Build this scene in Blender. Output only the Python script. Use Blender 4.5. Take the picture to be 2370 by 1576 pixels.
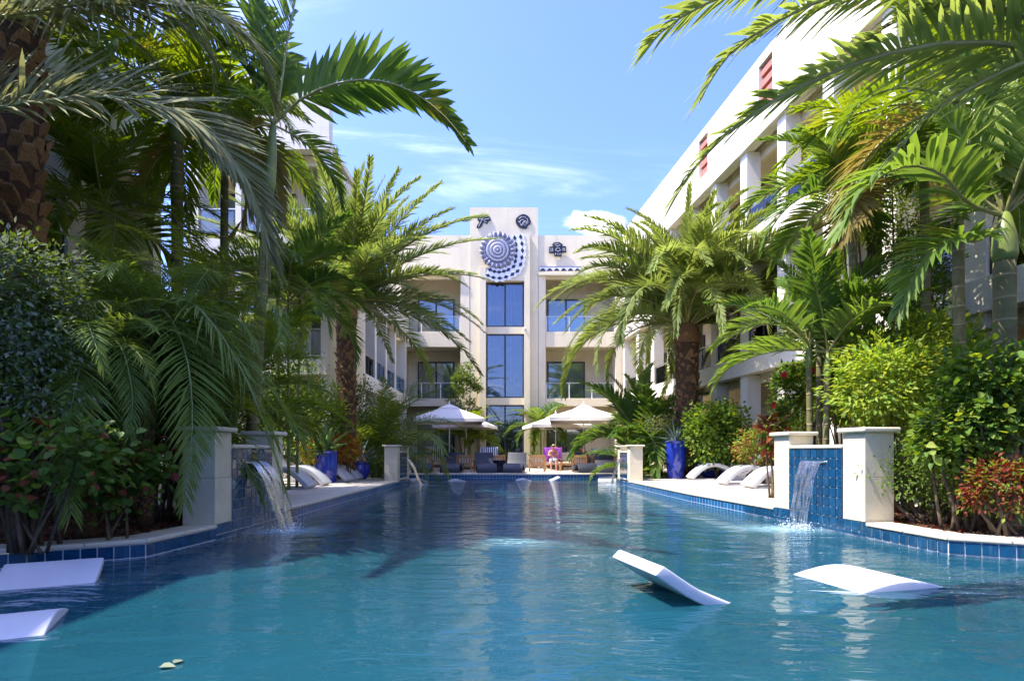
import bpy, bmesh, math, random
from mathutils import Vector, Matrix

for o in list(bpy.data.objects):
    bpy.data.objects.remove(o)
R = math.radians
scn = bpy.context.scene
COL = scn.collection
random.seed(7)

# ------------------------------------------------------------------ camera
CAM_H, F, CX, CY = 1.02, 1317.0, 1185.0, 1046.0
cam = bpy.data.cameras.new('camera')
cam.sensor_width = 36.0
cam.lens = F / 2370.0 * 36.0
cam.shift_y = (CY - 788.0) / 2370.0
cam.clip_start, cam.clip_end = 0.05, 2000.0
camo = bpy.data.objects.new('camera', cam)
camo.location = (0, 0, CAM_H)
camo.rotation_euler = (R(90), 0, 0)
COL.objects.link(camo)
scn.camera = camo

# ------------------------------------------------------------------ sky and sun
SUN_ELEV, SUN_AZ = R(59), R(-13)     # azimuth: from the left, a little on the camera's side
sd = Vector((-math.cos(SUN_ELEV) * math.cos(SUN_AZ), math.cos(SUN_ELEV) * math.sin(SUN_AZ), math.sin(SUN_ELEV)))
world = bpy.data.worlds.new('World')
scn.world = world
world.use_nodes = True
wn, wl = world.node_tree.nodes, world.node_tree.links
wn.clear()
sky = wn.new('ShaderNodeTexSky')
sky.sky_type = 'NISHITA'
sky.sun_disc = False
sky.sun_elevation = SUN_ELEV
sky.sun_rotation = math.atan2(sd.x, sd.y)
sky.altitude = 0
sky.air_density = 1.0
sky.dust_density = 2.2
sky.ozone_density = 4.0
tc = wn.new('ShaderNodeTexCoord')
sep = wn.new('ShaderNodeSeparateXYZ')
wl.new(tc.outputs['Generated'], sep.inputs[0])
def wmath(op, a, b=None, c=None, clamp=False):
    n = wn.new('ShaderNodeMath'); n.operation = op; n.use_clamp = clamp
    for i, v in enumerate((a, b, c)):
        if v is None: continue
        if isinstance(v, (int, float)): n.inputs[i].default_value = v
        else: wl.new(v, n.inputs[i])
    return n.outputs[0]
zz = wmath('MAXIMUM', sep.outputs['Z'], 0.02)
zz = wmath('ADD', zz, 0.12)
cmb = wn.new('ShaderNodeCombineXYZ')
wl.new(wmath('DIVIDE', sep.outputs['X'], zz), cmb.inputs[0])
wl.new(wmath('DIVIDE', sep.outputs['Y'], zz), cmb.inputs[1])
def wnoise(scale, rot, sc, det, dist, lo, hi, off):
    mp = wn.new('ShaderNodeMapping')
    mp.inputs['Location'].default_value = off
    mp.inputs['Rotation'].default_value = (0, 0, rot)
    mp.inputs['Scale'].default_value = sc
    wl.new(cmb.outputs[0], mp.inputs[0])
    nz = wn.new('ShaderNodeTexNoise')
    nz.inputs['Scale'].default_value = scale
    nz.inputs['Detail'].default_value = det
    nz.inputs['Roughness'].default_value = 0.6
    nz.inputs['Distortion'].default_value = dist
    wl.new(mp.outputs[0], nz.inputs['Vector'])
    mr = wn.new('ShaderNodeMapRange')
    mr.interpolation_type = 'SMOOTHERSTEP'
    mr.inputs[1].default_value = lo; mr.inputs[2].default_value = hi
    wl.new(nz.outputs['Fac'], mr.inputs[0])
    return mr.outputs[0]
c1 = wnoise(1.1, R(20), (0.8, 2.6, 1), 7, 0.9, 0.49, 0.86, (3.1, 0.4, 0))     # thin streaks
c2 = wnoise(0.9, 0, (1, 1.2, 1), 8, 0.3, 0.61, 0.74, (1.35, 5.2, 0))         # small puffs
low = wn.new('ShaderNodeMapRange')
low.inputs[1].default_value = 0.46; low.inputs[2].default_value = 0.34
low.inputs[3].default_value = 0.25; low.inputs[4].default_value = 1.0
wl.new(sep.outputs['Z'], low.inputs[0])
cl = wmath('MAXIMUM', wmath('MULTIPLY', c1, 0.46), wmath('MULTIPLY', wmath('MULTIPLY', c2, low.outputs[0]), 0.95), clamp=True)
# one small cumulus low over the roofs, right of the tower
yy_ = wmath('MAXIMUM', sep.outputs['Y'], 0.05)
du = wmath('DIVIDE', wmath('SUBTRACT', wmath('DIVIDE', sep.outputs['X'], yy_), 0.150), 0.050)
dv_ = wmath('DIVIDE', wmath('SUBTRACT', wmath('DIVIDE', sep.outputs['Z'], yy_), 0.400), 0.022)
dd_ = wmath('SQRT', wmath('ADD', wmath('MULTIPLY', du, du), wmath('MULTIPLY', dv_, dv_)))
pn = wn.new('ShaderNodeTexNoise'); pn.inputs['Scale'].default_value = 16; pn.inputs['Detail'].default_value = 6
wl.new(tc.outputs['Generated'], pn.inputs['Vector'])
pm = wn.new('ShaderNodeMapRange'); pm.interpolation_type = 'SMOOTHSTEP'
pm.inputs[1].default_value = 1.15; pm.inputs[2].default_value = 0.55
wl.new(wmath('ADD', dd_, wmath('MULTIPLY', wmath('SUBTRACT', pn.outputs['Fac'], 0.5), 2.6)), pm.inputs[0])
cl = wmath('MAXIMUM', cl, pm.outputs[0], clamp=True)
mixc = wn.new('ShaderNodeMix')
mixc.data_type = 'RGBA'
mixc.inputs['B'].default_value = (5.2, 5.4, 5.8, 1)
wl.new(cl, mixc.inputs['Factor'])
hs = wn.new('ShaderNodeMix'); hs.data_type = 'RGBA'; hs.blend_type = 'MULTIPLY'
hs.inputs['Factor'].default_value = 1.0
hs.inputs['B'].default_value = (0.50, 0.55, 0.92, 1)
wl.new(sky.outputs[0], hs.inputs['A'])
wl.new(hs.outputs['Result'], mixc.inputs['A'])
bg = wn.new('ShaderNodeBackground')
bg.inputs['Strength'].default_value = 0.15
wout = wn.new('ShaderNodeOutputWorld')
wl.new(mixc.outputs['Result'], bg.inputs['Color'])
wl.new(bg.outputs[0], wout.inputs[0])

sl = bpy.data.lights.new('sun', 'SUN')
sl.energy = 2.45
sl.angle = R(0.53)
sl.color = (1.0, 0.93, 0.80)
so = bpy.data.objects.new('sun', sl)
so.rotation_euler = (-sd).to_track_quat('-Z', 'Y').to_euler()
so.location = (-30, 5, 40)
COL.objects.link(so)

scn.render.engine = 'CYCLES'
scn.view_settings.view_transform = 'Standard'
scn.view_settings.look = 'None'
scn.view_settings.exposure = 2.12
scn.view_settings.gamma = 1.0
scn.view_settings.use_curve_mapping = False
scn.cycles.max_bounces = 6
scn.cycles.diffuse_bounces = 3
scn.cycles.glossy_bounces = 3
scn.cycles.transmission_bounces = 3
scn.cycles.transparent_max_bounces = 10
scn.cycles.caustics_reflective = False
scn.cycles.caustics_refractive = False
scn.cycles.use_denoising = True

# ------------------------------------------------------------------ helpers
def U(px, py, d):
    """a place at distance d (metres along y) seen at the photo's pixel"""
    return Vector(((px - CX) / F * d, d, CAM_H + (CY - py) / F * d))
def PX(px, d):
    return (px - CX) / F * d
def PZ(py, d):
    return CAM_H + (CY - py) / F * d

class MB:
    def __init__(s):
        s.v, s.f, s.m = [], [], []
    def add(s, vs, fs, mi=0):
        b = len(s.v)
        s.v += [tuple(p) for p in vs]
        s.f += [tuple(i + b for i in f) for f in fs]
        s.m += [mi] * len(fs)
        return s
    def box(s, x0, x1, y0, y1, z0, z1, mi=0):
        vs = [(x, y, z) for z in (z0, z1) for y in (y0, y1) for x in (x0, x1)]
        return s.add(vs, [(0, 2, 3, 1), (4, 5, 7, 6), (0, 1, 5, 4), (2, 6, 7, 3), (0, 4, 6, 2), (1, 3, 7, 5)], mi)
    def bar(s, a, b, w, h, mi=0):
        """rectangular bar from a to b"""
        a, b = Vector(a), Vector(b)
        t = (b - a).normalized()
        up = Vector((0, 0, 1)) if abs(t.z) < 0.95 else Vector((0, 1, 0))
        sx = t.cross(up).normalized() * (w / 2)
        sy = sx.cross(t).normalized() * (h / 2)
        vs = [p + i * sx + j * sy for p in (a, b) for (i, j) in ((-1, -1), (1, -1), (1, 1), (-1, 1))]
        return s.add(vs, [(0, 1, 2, 3), (7, 6, 5, 4), (0, 4, 5, 1), (1, 5, 6, 2), (2, 6, 7, 3), (3, 7, 4, 0)], mi)
    def tube(s, pts, rad, n=8, mi=0, caps=True):
        pts = [Vector(p) for p in pts]
        if not isinstance(rad, (list, tuple)): rad = [rad] * len(pts)
        vs, fs = [], []
        ref = None
        for i, p in enumerate(pts):
            t = (pts[min(i + 1, len(pts) - 1)] - pts[max(i - 1, 0)]).normalized()
            if ref is None:
                ref = t.orthogonal().normalized()
            ref = (ref - t * ref.dot(t)).normalized()
            q = t.cross(ref)
            for k in range(n):
                a = 2 * math.pi * k / n
                vs.append(p + (ref * math.cos(a) + q * math.sin(a)) * rad[i])
        for i in range(len(pts) - 1):
            for k in range(n):
                fs.append((i * n + k, i * n + (k + 1) % n, (i + 1) * n + (k + 1) % n, (i + 1) * n + k))
        if caps:
            fs.append(tuple(range(n))[::-1])
            fs.append(tuple((len(pts) - 1) * n + k for k in range(n)))
        return s.add(vs, fs, mi)
    def lathe(s, prof, n=28, c=(0, 0, 0), mi=0, caps=True):
        vs, fs = [], []
        for r, z in prof:
            for k in range(n):
                a = 2 * math.pi * k / n
                vs.append((c[0] + r * math.cos(a), c[1] + r * math.sin(a), c[2] + z))
        for i in range(len(prof) - 1):
            for k in range(n):
                fs.append((i * n + k, i * n + (k + 1) % n, (i + 1) * n + (k + 1) % n, (i + 1) * n + k))
        if caps:
            fs.append(tuple(range(n))[::-1])
            fs.append(tuple((len(prof) - 1) * n + k for k in range(n)))
        return s.add(vs, fs, mi)
    def prism(s, poly, y0, y1, mi=0, axis='y'):
        """extrude an (x,z) outline along y (or an (x,y) outline along z)"""
        n = len(poly)
        if axis == 'y':
            vs = [(x, y0, z) for x, z in poly] + [(x, y1, z) for x, z in poly]
        else:
            vs = [(x, y, y0) for x, y in poly] + [(x, y, y1) for x, y in poly]
        fs = [tuple(range(n)), tuple(range(2 * n - 1, n - 1, -1))]
        fs += [(i, n + i, n + (i + 1) % n, (i + 1) % n) for i in range(n)]
        return s.add(vs, fs, mi)
    def mesh(s, name, mats, smooth=False, bevel=0, seg=2):
        me = bpy.data.meshes.new(name)
        me.from_pydata(s.v, [], s.f)
        if not isinstance(mats, (list, tuple)): mats = [mats]
        for m in mats: me.materials.append(m)
        if len(mats) > 1:
            me.polygons.foreach_set('material_index', s.m)
        if bevel or not smooth:
            bm = bmesh.new(); bm.from_mesh(me)
            bmesh.ops.recalc_face_normals(bm, faces=bm.faces)
            if bevel:
                ed = [e for e in bm.edges if len(e.link_faces) == 2 and e.calc_face_angle(0) > 0.6]
                bmesh.ops.bevel(bm, geom=ed, offset=bevel, segments=seg, profile=0.5, affect='EDGES')
            bm.to_mesh(me); bm.free()
        if smooth:
            me.polygons.foreach_set('use_smooth', [True] * len(me.polygons))
        me.update()
        return me
    def build(s, name, mats, parent=None, loc=(0, 0, 0), rot=(0, 0, 0), smooth=False, bevel=0, seg=2):
        return obj(name, s.mesh(name, mats, smooth, bevel, seg), parent, loc, rot)

def obj(name, me, parent=None, loc=(0, 0, 0), rot=(0, 0, 0), scale=None):
    o = bpy.data.objects.new(name, me)
    COL.objects.link(o)
    o.parent = parent
    o.location = loc
    o.rotation_euler = rot
    if scale is not None:
        o.scale = scale if isinstance(scale, (tuple, list)) else (scale,) * 3
    return o
def tag(o, label=None, cat=None, group=None, kind=None):
    if label: o['label'] = label
    if cat: o['category'] = cat
    if group: o['group'] = group
    if kind: o['kind'] = kind
    return o
def thing(name, label, cat, loc=(0, 0, 0), rz=0, group=None):
    o = bpy.data.objects.new(name, None)
    o.empty_display_size = 0.2
    COL.objects.link(o)
    o.location = loc
    o.rotation_euler = (0, 0, rz)
    return tag(o, label, cat, group)
def copy_tree(o, parent=None):
    c = o.copy()
    COL.objects.link(c)
    c.parent = parent
    for ch in o.children:
        copy_tree(ch, c)
    return c

# ------------------------------------------------------------------ materials
class NT:
    def __init__(s, name):
        s.mat = bpy.data.materials.new(name)
        s.mat.use_nodes = True
        s.n, s.l = s.mat.node_tree.nodes, s.mat.node_tree.links
        s.bsdf = s.n['Principled BSDF']
        s.out = s.n['Material Output']
    def new(s, t, **kw):
        n = s.n.new(t)
        for k, v in kw.items(): setattr(n, k, v)
        return n
    def link(s, a, b): s.l.new(a, b)
    def obj_coord(s):
        return s.new('ShaderNodeTexCoord').outputs['Object']
    def pos(s):
        return s.new('ShaderNodeNewGeometry').outputs['Position']
    def noise(s, vec, scale, detail=4, rough=0.55, dist=0.0, stretch=None):
        if stretch is not None:
            mp = s.new('ShaderNodeMapping')
            mp.inputs['Scale'].default_value = stretch
            s.link(vec, mp.inputs[0]); vec = mp.outputs[0]
        t = s.new('ShaderNodeTexNoise')
        t.inputs['Scale'].default_value = scale
        t.inputs['Detail'].default_value = detail
        t.inputs['Roughness'].default_value = rough
        t.inputs['Distortion'].default_value = dist
        s.link(vec, t.inputs['Vector'])
        return t.outputs['Fac']
    def ramp(s, fac, stops):
        r = s.new('ShaderNodeValToRGB')
        el = r.color_ramp.elements
        el[0].position, el[0].color = stops[0][0], (*stops[0][1], 1)
        el[1].position, el[1].color = stops[-1][0], (*stops[-1][1], 1)
        for p, c in stops[1:-1]:
            e = el.new(p); e.color = (*c, 1)
        s.link(fac, r.inputs[0])
        return r.outputs[0]
    def maprange(s, v, a, b, c=0.0, d=1.0):
        m = s.new('ShaderNodeMapRange')
        m.inputs[1].default_value, m.inputs[2].default_value = a, b
        m.inputs[3].default_value, m.inputs[4].default_value = c, d
        s.link(v, m.inputs[0])
        return m.outputs[0]
    def math(s, op, a, b=None, clamp=False):
        n = s.new('ShaderNodeMath', operation=op, use_clamp=clamp)
        for i, v in enumerate((a, b)):
            if v is None: continue
            if isinstance(v, (int, float)): n.inputs[i].default_value = v
            else: s.link(v, n.inputs[i])
        return n.outputs[0]
    def mixc(s, fac, a, b, mode='MIX'):
        m = s.new('ShaderNodeMix', data_type='RGBA', blend_type=mode)
        for k, v in (('Factor', fac), ('A', a), ('B', b)):
            if isinstance(v, (int, float)): m.inputs[k].default_value = v
            elif isinstance(v, tuple): m.inputs[k].default_value = (*v, 1) if len(v) == 3 else v
            else: s.link(v, m.inputs[k])
        return m.outputs['Result']
    def bump(s, h, strength=0.3, dist=0.02, normal=None):
        b = s.new('ShaderNodeBump')
        b.inputs['Strength'].default_value = strength
        b.inputs['Distance'].default_value = dist
        s.link(h, b.inputs['Height'])
        if normal is not None: s.link(normal, b.inputs['Normal'])
        return b.outputs[0]
    def set(s, **kw):
        nm = {'color': 'Base Color', 'rough': 'Roughness', 'spec': 'Specular IOR Level', 'metal': 'Metallic', 'normal': 'Normal', 'coat': 'Coat Weight', 'sheen': 'Sheen Weight'}
        for k, v in kw.items():
            i = s.bsdf.inputs[nm[k]]
            if isinstance(v, (int, float)): i.default_value = v
            elif isinstance(v, tuple): i.default_value = (*v, 1) if len(v) == 3 else v
            else: s.link(v, i)
        return s
    def rnd(s):
        return s.new('ShaderNodeObjectInfo').outputs['Random']

def m_plain(name, col, rough=0.5, var=0.12, nscale=6, bump=0.0, bscale=60, spec=0.5, metal=0.0, coat=0.0):
    t = NT(name)
    v = t.pos()
    n = t.noise(v, nscale, 5)
    a = tuple(c * (1 - var) for c in col); b = tuple(min(1, c * (1 + var)) for c in col)
    t.set(color=t.ramp(n, [(0.3, a), (0.7, b)]), rough=rough, spec=spec, metal=metal, coat=coat)
    if bump:
        t.set(normal=t.bump(t.noise(v, bscale, 4), bump, 0.01))
    return t.mat

def m_stucco(name, col, streak=0.17):
    t = NT(name)
    v = t.pos()
    n1 = t.noise(v, 0.7, 5)
    n2 = t.noise(v, 1.0, 4, stretch=(3.0, 3.0, 0.25))
    n3 = t.noise(v, 14, 4)
    c = t.ramp(n1, [(0.3, tuple(x * 0.93 for x in col)), (0.75, tuple(min(1, x * 1.04) for x in col))])
    c = t.mixc(t.maprange(n2, 0.52, 0.78, 0, streak * 2.2), c, tuple(x * 0.62 for x in col))
    c = t.mixc(t.maprange(n3, 0.4, 0.7, 0, 0.10), c, tuple(x * 0.8 for x in col))
    sp = t.new('ShaderNodeSeparateXYZ'); t.link(v, sp.inputs[0])      # faint render lifts and hairline joints
    fz = t.math('FRACT', t.math('DIVIDE', t.math('ADD', sp.outputs[2], t.math('MULTIPLY', n1, 0.02)), 0.93))
    jl = t.maprange(t.math('ABSOLUTE', t.math('SUBTRACT', fz, 0.5)), 0.0, 0.016, 0.20, 0.0)
    c = t.mixc(jl, c, tuple(x * 0.55 for x in col))
    t.set(color=c, rough=0.85, spec=0.25)
    t.set(normal=t.bump(t.noise(v, 70, 4), 0.18, 0.01))
    return t.mat

def m_stone(name, col, pits=True):
    t = NT(name)
    v = t.pos()
    n1 = t.noise(v, 2.2, 6, 0.6)
    n2 = t.noise(v, 9, 6, 0.65)
    c = t.ramp(n1, [(0.28, tuple(x * 0.84 for x in col)), (0.72, tuple(min(1, x * 1.06) for x in col))])
    c = t.mixc(t.maprange(n2, 0.5, 0.75, 0, 0.35), c, (col[0] * 0.78, col[1] * 0.70, col[2] * 0.55))
    c = t.mixc(t.maprange(t.rnd(), 0, 1, 0, 0.22), c, tuple(x * 0.8 for x in col))
    h = t.noise(v, 35, 4)
    if pits:
        vo = t.new('ShaderNodeTexVoronoi')
        vo.inputs['Scale'].default_value = 26
        mp = t.new('ShaderNodeMapping'); mp.inputs['Scale'].default_value = (1, 1, 1.6)
        t.link(v, mp.inputs[0]); t.link(mp.outputs[0], vo.inputs['Vector'])
        pm = t.math('MULTIPLY', t.maprange(vo.outputs['Distance'], 0.10, 0.22, 1, 0), t.maprange(t.noise(v, 5, 3), 0.48, 0.62))
        c = t.mixc(pm, c, tuple(x * 0.33 for x in col))
        h = t.math('SUBTRACT', h, pm)
    t.set(color=c, rough=0.62, spec=0.35, normal=t.bump(h, 0.25, 0.008))
    return t.mat

def m_tile(name):
    t = NT(name)
    v = t.obj_coord()
    r = t.rnd()
    g = t.noise(t.pos(), 9, 4, 0.6)
    f = t.math('ADD', t.math('MULTIPLY', r, 0.28), t.math('MULTIPLY', g, 0.60))
    c = t.ramp(f, [(0.15, (0.004, 0.036, 0.085)), (0.5, (0.006, 0.062, 0.145)), (0.95, (0.014, 0.11, 0.21))])
    sp = t.new('ShaderNodeSeparateXYZ'); t.link(t.pos(), sp.inputs[0])
    sc_ = t.math('MULTIPLY', t.maprange(t.math('ABSOLUTE', t.math('SUBTRACT', sp.outputs[2], -0.222)), 0.0, 0.022, 0.55, 0.0), t.maprange(t.noise(t.pos(), 7, 4), 0.35, 0.65))
    c = t.mixc(sc_, c, (0.45, 0.52, 0.55))
    dr_ = t.math('MULTIPLY', t.maprange(t.noise(t.pos(), 3.0, 4, stretch=(4, 4, 0.35)), 0.55, 0.75, 0, 0.22), 1.0)
    c = t.mixc(dr_, c, (0.30, 0.42, 0.48))
    t.set(color=c, rough=0.10, spec=0.6, coat=0.4)
    t.set(normal=t.bump(t.noise(t.pos(), 22, 3), 0.10, 0.01))
    return t.mat

def m_tilewall(name, sx=0.152):
    """small pool tiles too far away to tell apart"""
    t = NT(name)
    v = t.obj_coord()
    b = t.new('ShaderNodeTexBrick')
    b.offset = 0.0
    b.inputs['Scale'].default_value = 1.0
    b.inputs['Brick Width'].default_value = sx
    b.inputs['Row Height'].default_value = sx
    b.inputs['Mortar Size'].default_value = 0.006
    b.inputs['Color1'].default_value = (0.006, 0.075, 0.22, 1)
    b.inputs['Color2'].default_value = (0.015, 0.13, 0.30, 1)
    b.inputs['Mortar'].default_value = (0.42, 0.5, 0.55, 1)
    t.link(v, b.inputs['Vector'])
    t.set(color=b.outputs['Color'], rough=0.12, spec=0.6)
    return t.mat

def m_leaf(name, c_dark, c_light, rough=0.42, trans=0.34, yellow=None, nscale=1.6, spec=0.22):
    t = NT(name)
    n = t.noise(t.pos(), nscale, 3)
    f = t.math('ADD', t.math('MULTIPLY', t.rnd(), 0.55), t.math('MULTIPLY', n, 0.6))
    c = t.ramp(f, [(0.2, c_dark), (0.85, c_light)])
    if yellow is not None:
        n2 = t.noise(t.pos(), 1.1, 3)
        c = t.mixc(t.maprange(n2, 0.58, 0.72, 0, 0.75), c, yellow)
    t.set(color=c, rough=min(0.9, rough + 0.12), spec=spec)
    tr = t.new('ShaderNodeBsdfTranslucent')
    hs = t.new('ShaderNodeHueSaturation')
    hs.inputs['Hue'].default_value = 0.485
    hs.inputs['Saturation'].default_value = 1.12
    hs.inputs['Value'].default_value = 1.7
    t.link(c, hs.inputs['Color']); t.link(hs.outputs[0], tr.inputs['Color'])
    mx = t.new('ShaderNodeMixShader')
    mx.inputs[0].default_value = trans
    t.link(t.bsdf.outputs[0], mx.inputs[1]); t.link(tr.outputs[0], mx.inputs[2])
    t.link(mx.outputs[0], t.out.inputs[0])
    return t.mat

def m_bark(name, c0, c1, ring=None, nscale=8):
    t = NT(name)
    v = t.obj_coord()
    n = t.noise(v, nscale, 6, 0.65)
    c = t.ramp(n, [(0.3, c0), (0.7, c1)])
    c = t.mixc(t.maprange(t.rnd(), 0, 1, 0, 0.5), c, tuple(x * 0.55 for x in c0))
    h = t.noise(v, nscale * 3, 5, stretch=(1, 1, 0.3))
    if ring:
        sp = t.new('ShaderNodeSeparateXYZ'); t.link(v, sp.inputs[0])
        wob = t.math('MULTIPLY', t.noise(v, 2.5, 2), 0.10)
        fr = t.math('FRACT', t.math('DIVIDE', t.math('ADD', sp.outputs['Z'], wob), ring))
        rm = t.maprange(t.math('ABSOLUTE', t.math('SUBTRACT', fr, 0.5)), 0.0, 0.09, 1, 0)
        c = t.mixc(t.math('MULTIPLY', rm, 0.75), c, (0.36, 0.27, 0.16))
        h = t.math('ADD', h, rm)
    t.set(color=c, rough=0.8, spec=0.2, normal=t.bump(h, 0.5, 0.02))
    return t.mat

def m_glass(name, tint=(0.82, 0.9, 0.92), op=0.12):
    t = NT(name)
    fr = t.new('ShaderNodeFresnel'); fr.inputs['IOR'].default_value = 1.5
    tr = t.new('ShaderNodeBsdfTransparent'); tr.inputs[0].default_value = (*tint, 1)
    gl = t.new('ShaderNodeBsdfGlossy'); gl.inputs['Roughness'].default_value = 0.01
    n = t.noise(t.pos(), 0.6, 2)
    t.link(t.bump(n, 0.05, 0.05), gl.inputs['Normal'])
    mx = t.new('ShaderNodeMixShader')
    t.link(t.math('ADD', fr.outputs[0], op, clamp=True), mx.inputs[0])
    t.link(tr.outputs[0], mx.inputs[1]); t.link(gl.outputs[0], mx.inputs[2])
    t.link(mx.outputs[0], t.out.inputs[0])
    return t.mat

def m_stripes(name, a, b, scale, axis=0, rough=0.85, seed=0.0):
    t = NT(name)
    sp = t.new('ShaderNodeSeparateXYZ'); t.link(t.obj_coord(), sp.inputs[0])
    fr = t.math('FRACT', t.math('ADD', t.math('MULTIPLY', sp.outputs[axis], scale), seed + 50.0))
    m = t.math('GREATER_THAN', fr, 0.5)
    t.set(color=t.mixc(m, a, b), rough=rough, spec=0.2)
    return t.mat

M = {}
M['stucco'] = m_stucco('cream stucco', (0.77, 0.67, 0.46))
M['stucco_white'] = m_stucco('white stucco', (0.81, 0.75, 0.61))
M['stucco_tan'] = m_stucco('tan stucco', (0.58, 0.49, 0.33))
M['stone'] = m_stone('cream limestone', (0.70, 0.63, 0.46))
M['coping'] = m_stone('limestone coping', (0.68, 0.62, 0.48))
M['paver'] = m_stone('pale travertine paver', (0.64, 0.57, 0.47), pits=False)
M['grout'] = m_plain('white grout', (0.62, 0.66, 0.66), 0.8, 0.08, 20)
M['sand'] = m_plain('paver joint sand', (0.40, 0.36, 0.30), 0.95, 0.2, 30)
M['tile'] = m_tile('glazed blue tile')
M['tilewall'] = m_tilewall('distant blue pool tile')
M['soil'] = m_plain('dark mulch soil', (0.075, 0.045, 0.03), 0.95, 0.5, 18, 0.6, 40)
M['resin'] = m_plain('white moulded resin', (0.53, 0.54, 0.57), 0.42, 0.07, 3, 0.05, 120)
M['wicker'] = None
M['frame'] = m_plain('dark bronze frame', (0.035, 0.033, 0.03), 0.4, 0.15, 5)
M['steel'] = m_plain('brushed steel', (0.62, 0.63, 0.63), 0.3, 0.06, 8, metal=0.85)
M['whitepaint'] = m_plain('white painted metal', (0.74, 0.74, 0.72), 0.35, 0.05, 6)
M['glass'] = m_glass('window glass', (0.75, 0.84, 0.88), 0.10)
M['railglass'] = m_glass('clear railing glass', (0.88, 0.94, 0.94), 0.06)
M['curtain_blue'] = m_plain('blue curtain', (0.03, 0.13, 0.36), 0.9, 0.25, 2.5)
M['curtain_pale'] = m_plain('pale curtain', (0.52, 0.53, 0.55), 0.9, 0.1, 3)
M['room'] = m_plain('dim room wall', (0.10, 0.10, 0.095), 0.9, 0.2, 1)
M['terracotta'] = m_plain('terracotta painted slat', (0.48, 0.17, 0.11), 0.6, 0.1, 5)
M['canvas'] = m_plain('cream canvas', (0.72, 0.67, 0.60), 0.9, 0.05, 4, 0.1, 200)
M['teak'] = m_plain('teak wood', (0.42, 0.215, 0.085), 0.55, 0.25, 14, 0.1, 90)
M['cushion'] = m_plain('cream cushion', (0.70, 0.63, 0.52), 0.9, 0.06, 5, 0.1, 150)
M['wicker'] = m_plain('charcoal woven wicker', (0.020, 0.023, 0.036), 0.5, 0.3, 60, 0.4, 160)
M['bluepot'] = m_plain('cobalt glazed ceramic', (0.010, 0.028, 0.30), 0.10, 0.3, 3, 0.03, 14, coat=0.6)
M['potsoil'] = M['soil']
M['date'] = m_leaf('date palm leaf', (0.105, 0.145, 0.030), (0.24, 0.30, 0.075), 0.40, 0.40)
M['date_grey'] = m_leaf('grey green palm leaf', (0.16, 0.17, 0.065), (0.26, 0.27, 0.11), 0.5, 0.30)
M['areca'] = m_leaf('broad palm leaf', (0.058, 0.125, 0.022), (0.155, 0.235, 0.042), 0.36, 0.40, (0.30, 0.28, 0.045))
M['areca_dark'] = m_leaf('olive palm leaf', (0.085, 0.14, 0.018), (0.19, 0.26, 0.032), 0.36, 0.42, (0.28, 0.26, 0.035))  # broad palm leaf in a more olive green
M['pygmy'] = m_leaf('fine palm leaf', (0.085, 0.135, 0.022), (0.18, 0.25, 0.042), 0.38, 0.40)
M['oldleaf'] = m_leaf('browning palm leaf', (0.17, 0.13, 0.04), (0.27, 0.23, 0.055), 0.6, 0.35)
M['rachis'] = m_plain('pale green leaf rib', (0.19, 0.23, 0.07), 0.5, 0.2, 3)
M['rachis_y'] = m_plain('yellow leaf rib', (0.27, 0.26, 0.08), 0.5, 0.2, 3)
M['shrub_dark'] = m_leaf('dark shrub leaf', (0.055, 0.10, 0.016), (0.145, 0.21, 0.034), 0.32, 0.34)
M['shrub_mid'] = m_leaf('mid green shrub leaf', (0.055, 0.12, 0.018), (0.15, 0.26, 0.04), 0.38, 0.38)
M['shrub_lime'] = m_leaf('lime green shrub leaf', (0.13, 0.20, 0.025), (0.30, 0.38, 0.055), 0.42, 0.42, (0.44, 0.40, 0.08))
M['shrub_silver'] = m_leaf('silver grey shrub leaf', (0.12, 0.15, 0.09), (0.25, 0.29, 0.19), 0.55, 0.25)
M['shrub_red'] = m_leaf('rust red leaf', (0.13, 0.025, 0.015), (0.32, 0.10, 0.04), 0.4, 0.35)
M['croton'] = m_leaf('orange croton leaf', (0.25, 0.07, 0.02), (0.48, 0.20, 0.04), 0.35, 0.25)
M['flower'] = m_leaf('red hibiscus petal', (0.55, 0.03, 0.03), (0.72, 0.07, 0.06), 0.5, 0.3)
M['agave_g'] = m_leaf('green agave blade', (0.10, 0.19, 0.05), (0.20, 0.30, 0.09), 0.42, 0.15)
M['agave_b'] = m_leaf('blue grey agave blade', (0.12, 0.19, 0.19), (0.24, 0.32, 0.31), 0.5, 0.10)
M['boot'] = m_bark('brown palm boot', (0.17, 0.075, 0.03), (0.44, 0.26, 0.12), nscale=10)
M['trunk'] = m_bark('fibrous palm trunk', (0.055, 0.03, 0.016), (0.15, 0.085, 0.045), nscale=14)
M['ringtrunk'] = m_bark('ringed green palm stem', (0.12, 0.115, 0.045), (0.24, 0.22, 0.10), ring=0.30, nscale=5)
M['crownshaft'] = m_plain('smooth green crownshaft', (0.17, 0.21, 0.045), 0.45, 0.25, 3)
M['stem'] = m_bark('grey brown stem', (0.07, 0.05, 0.03), (0.19, 0.14, 0.09), nscale=12)

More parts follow.
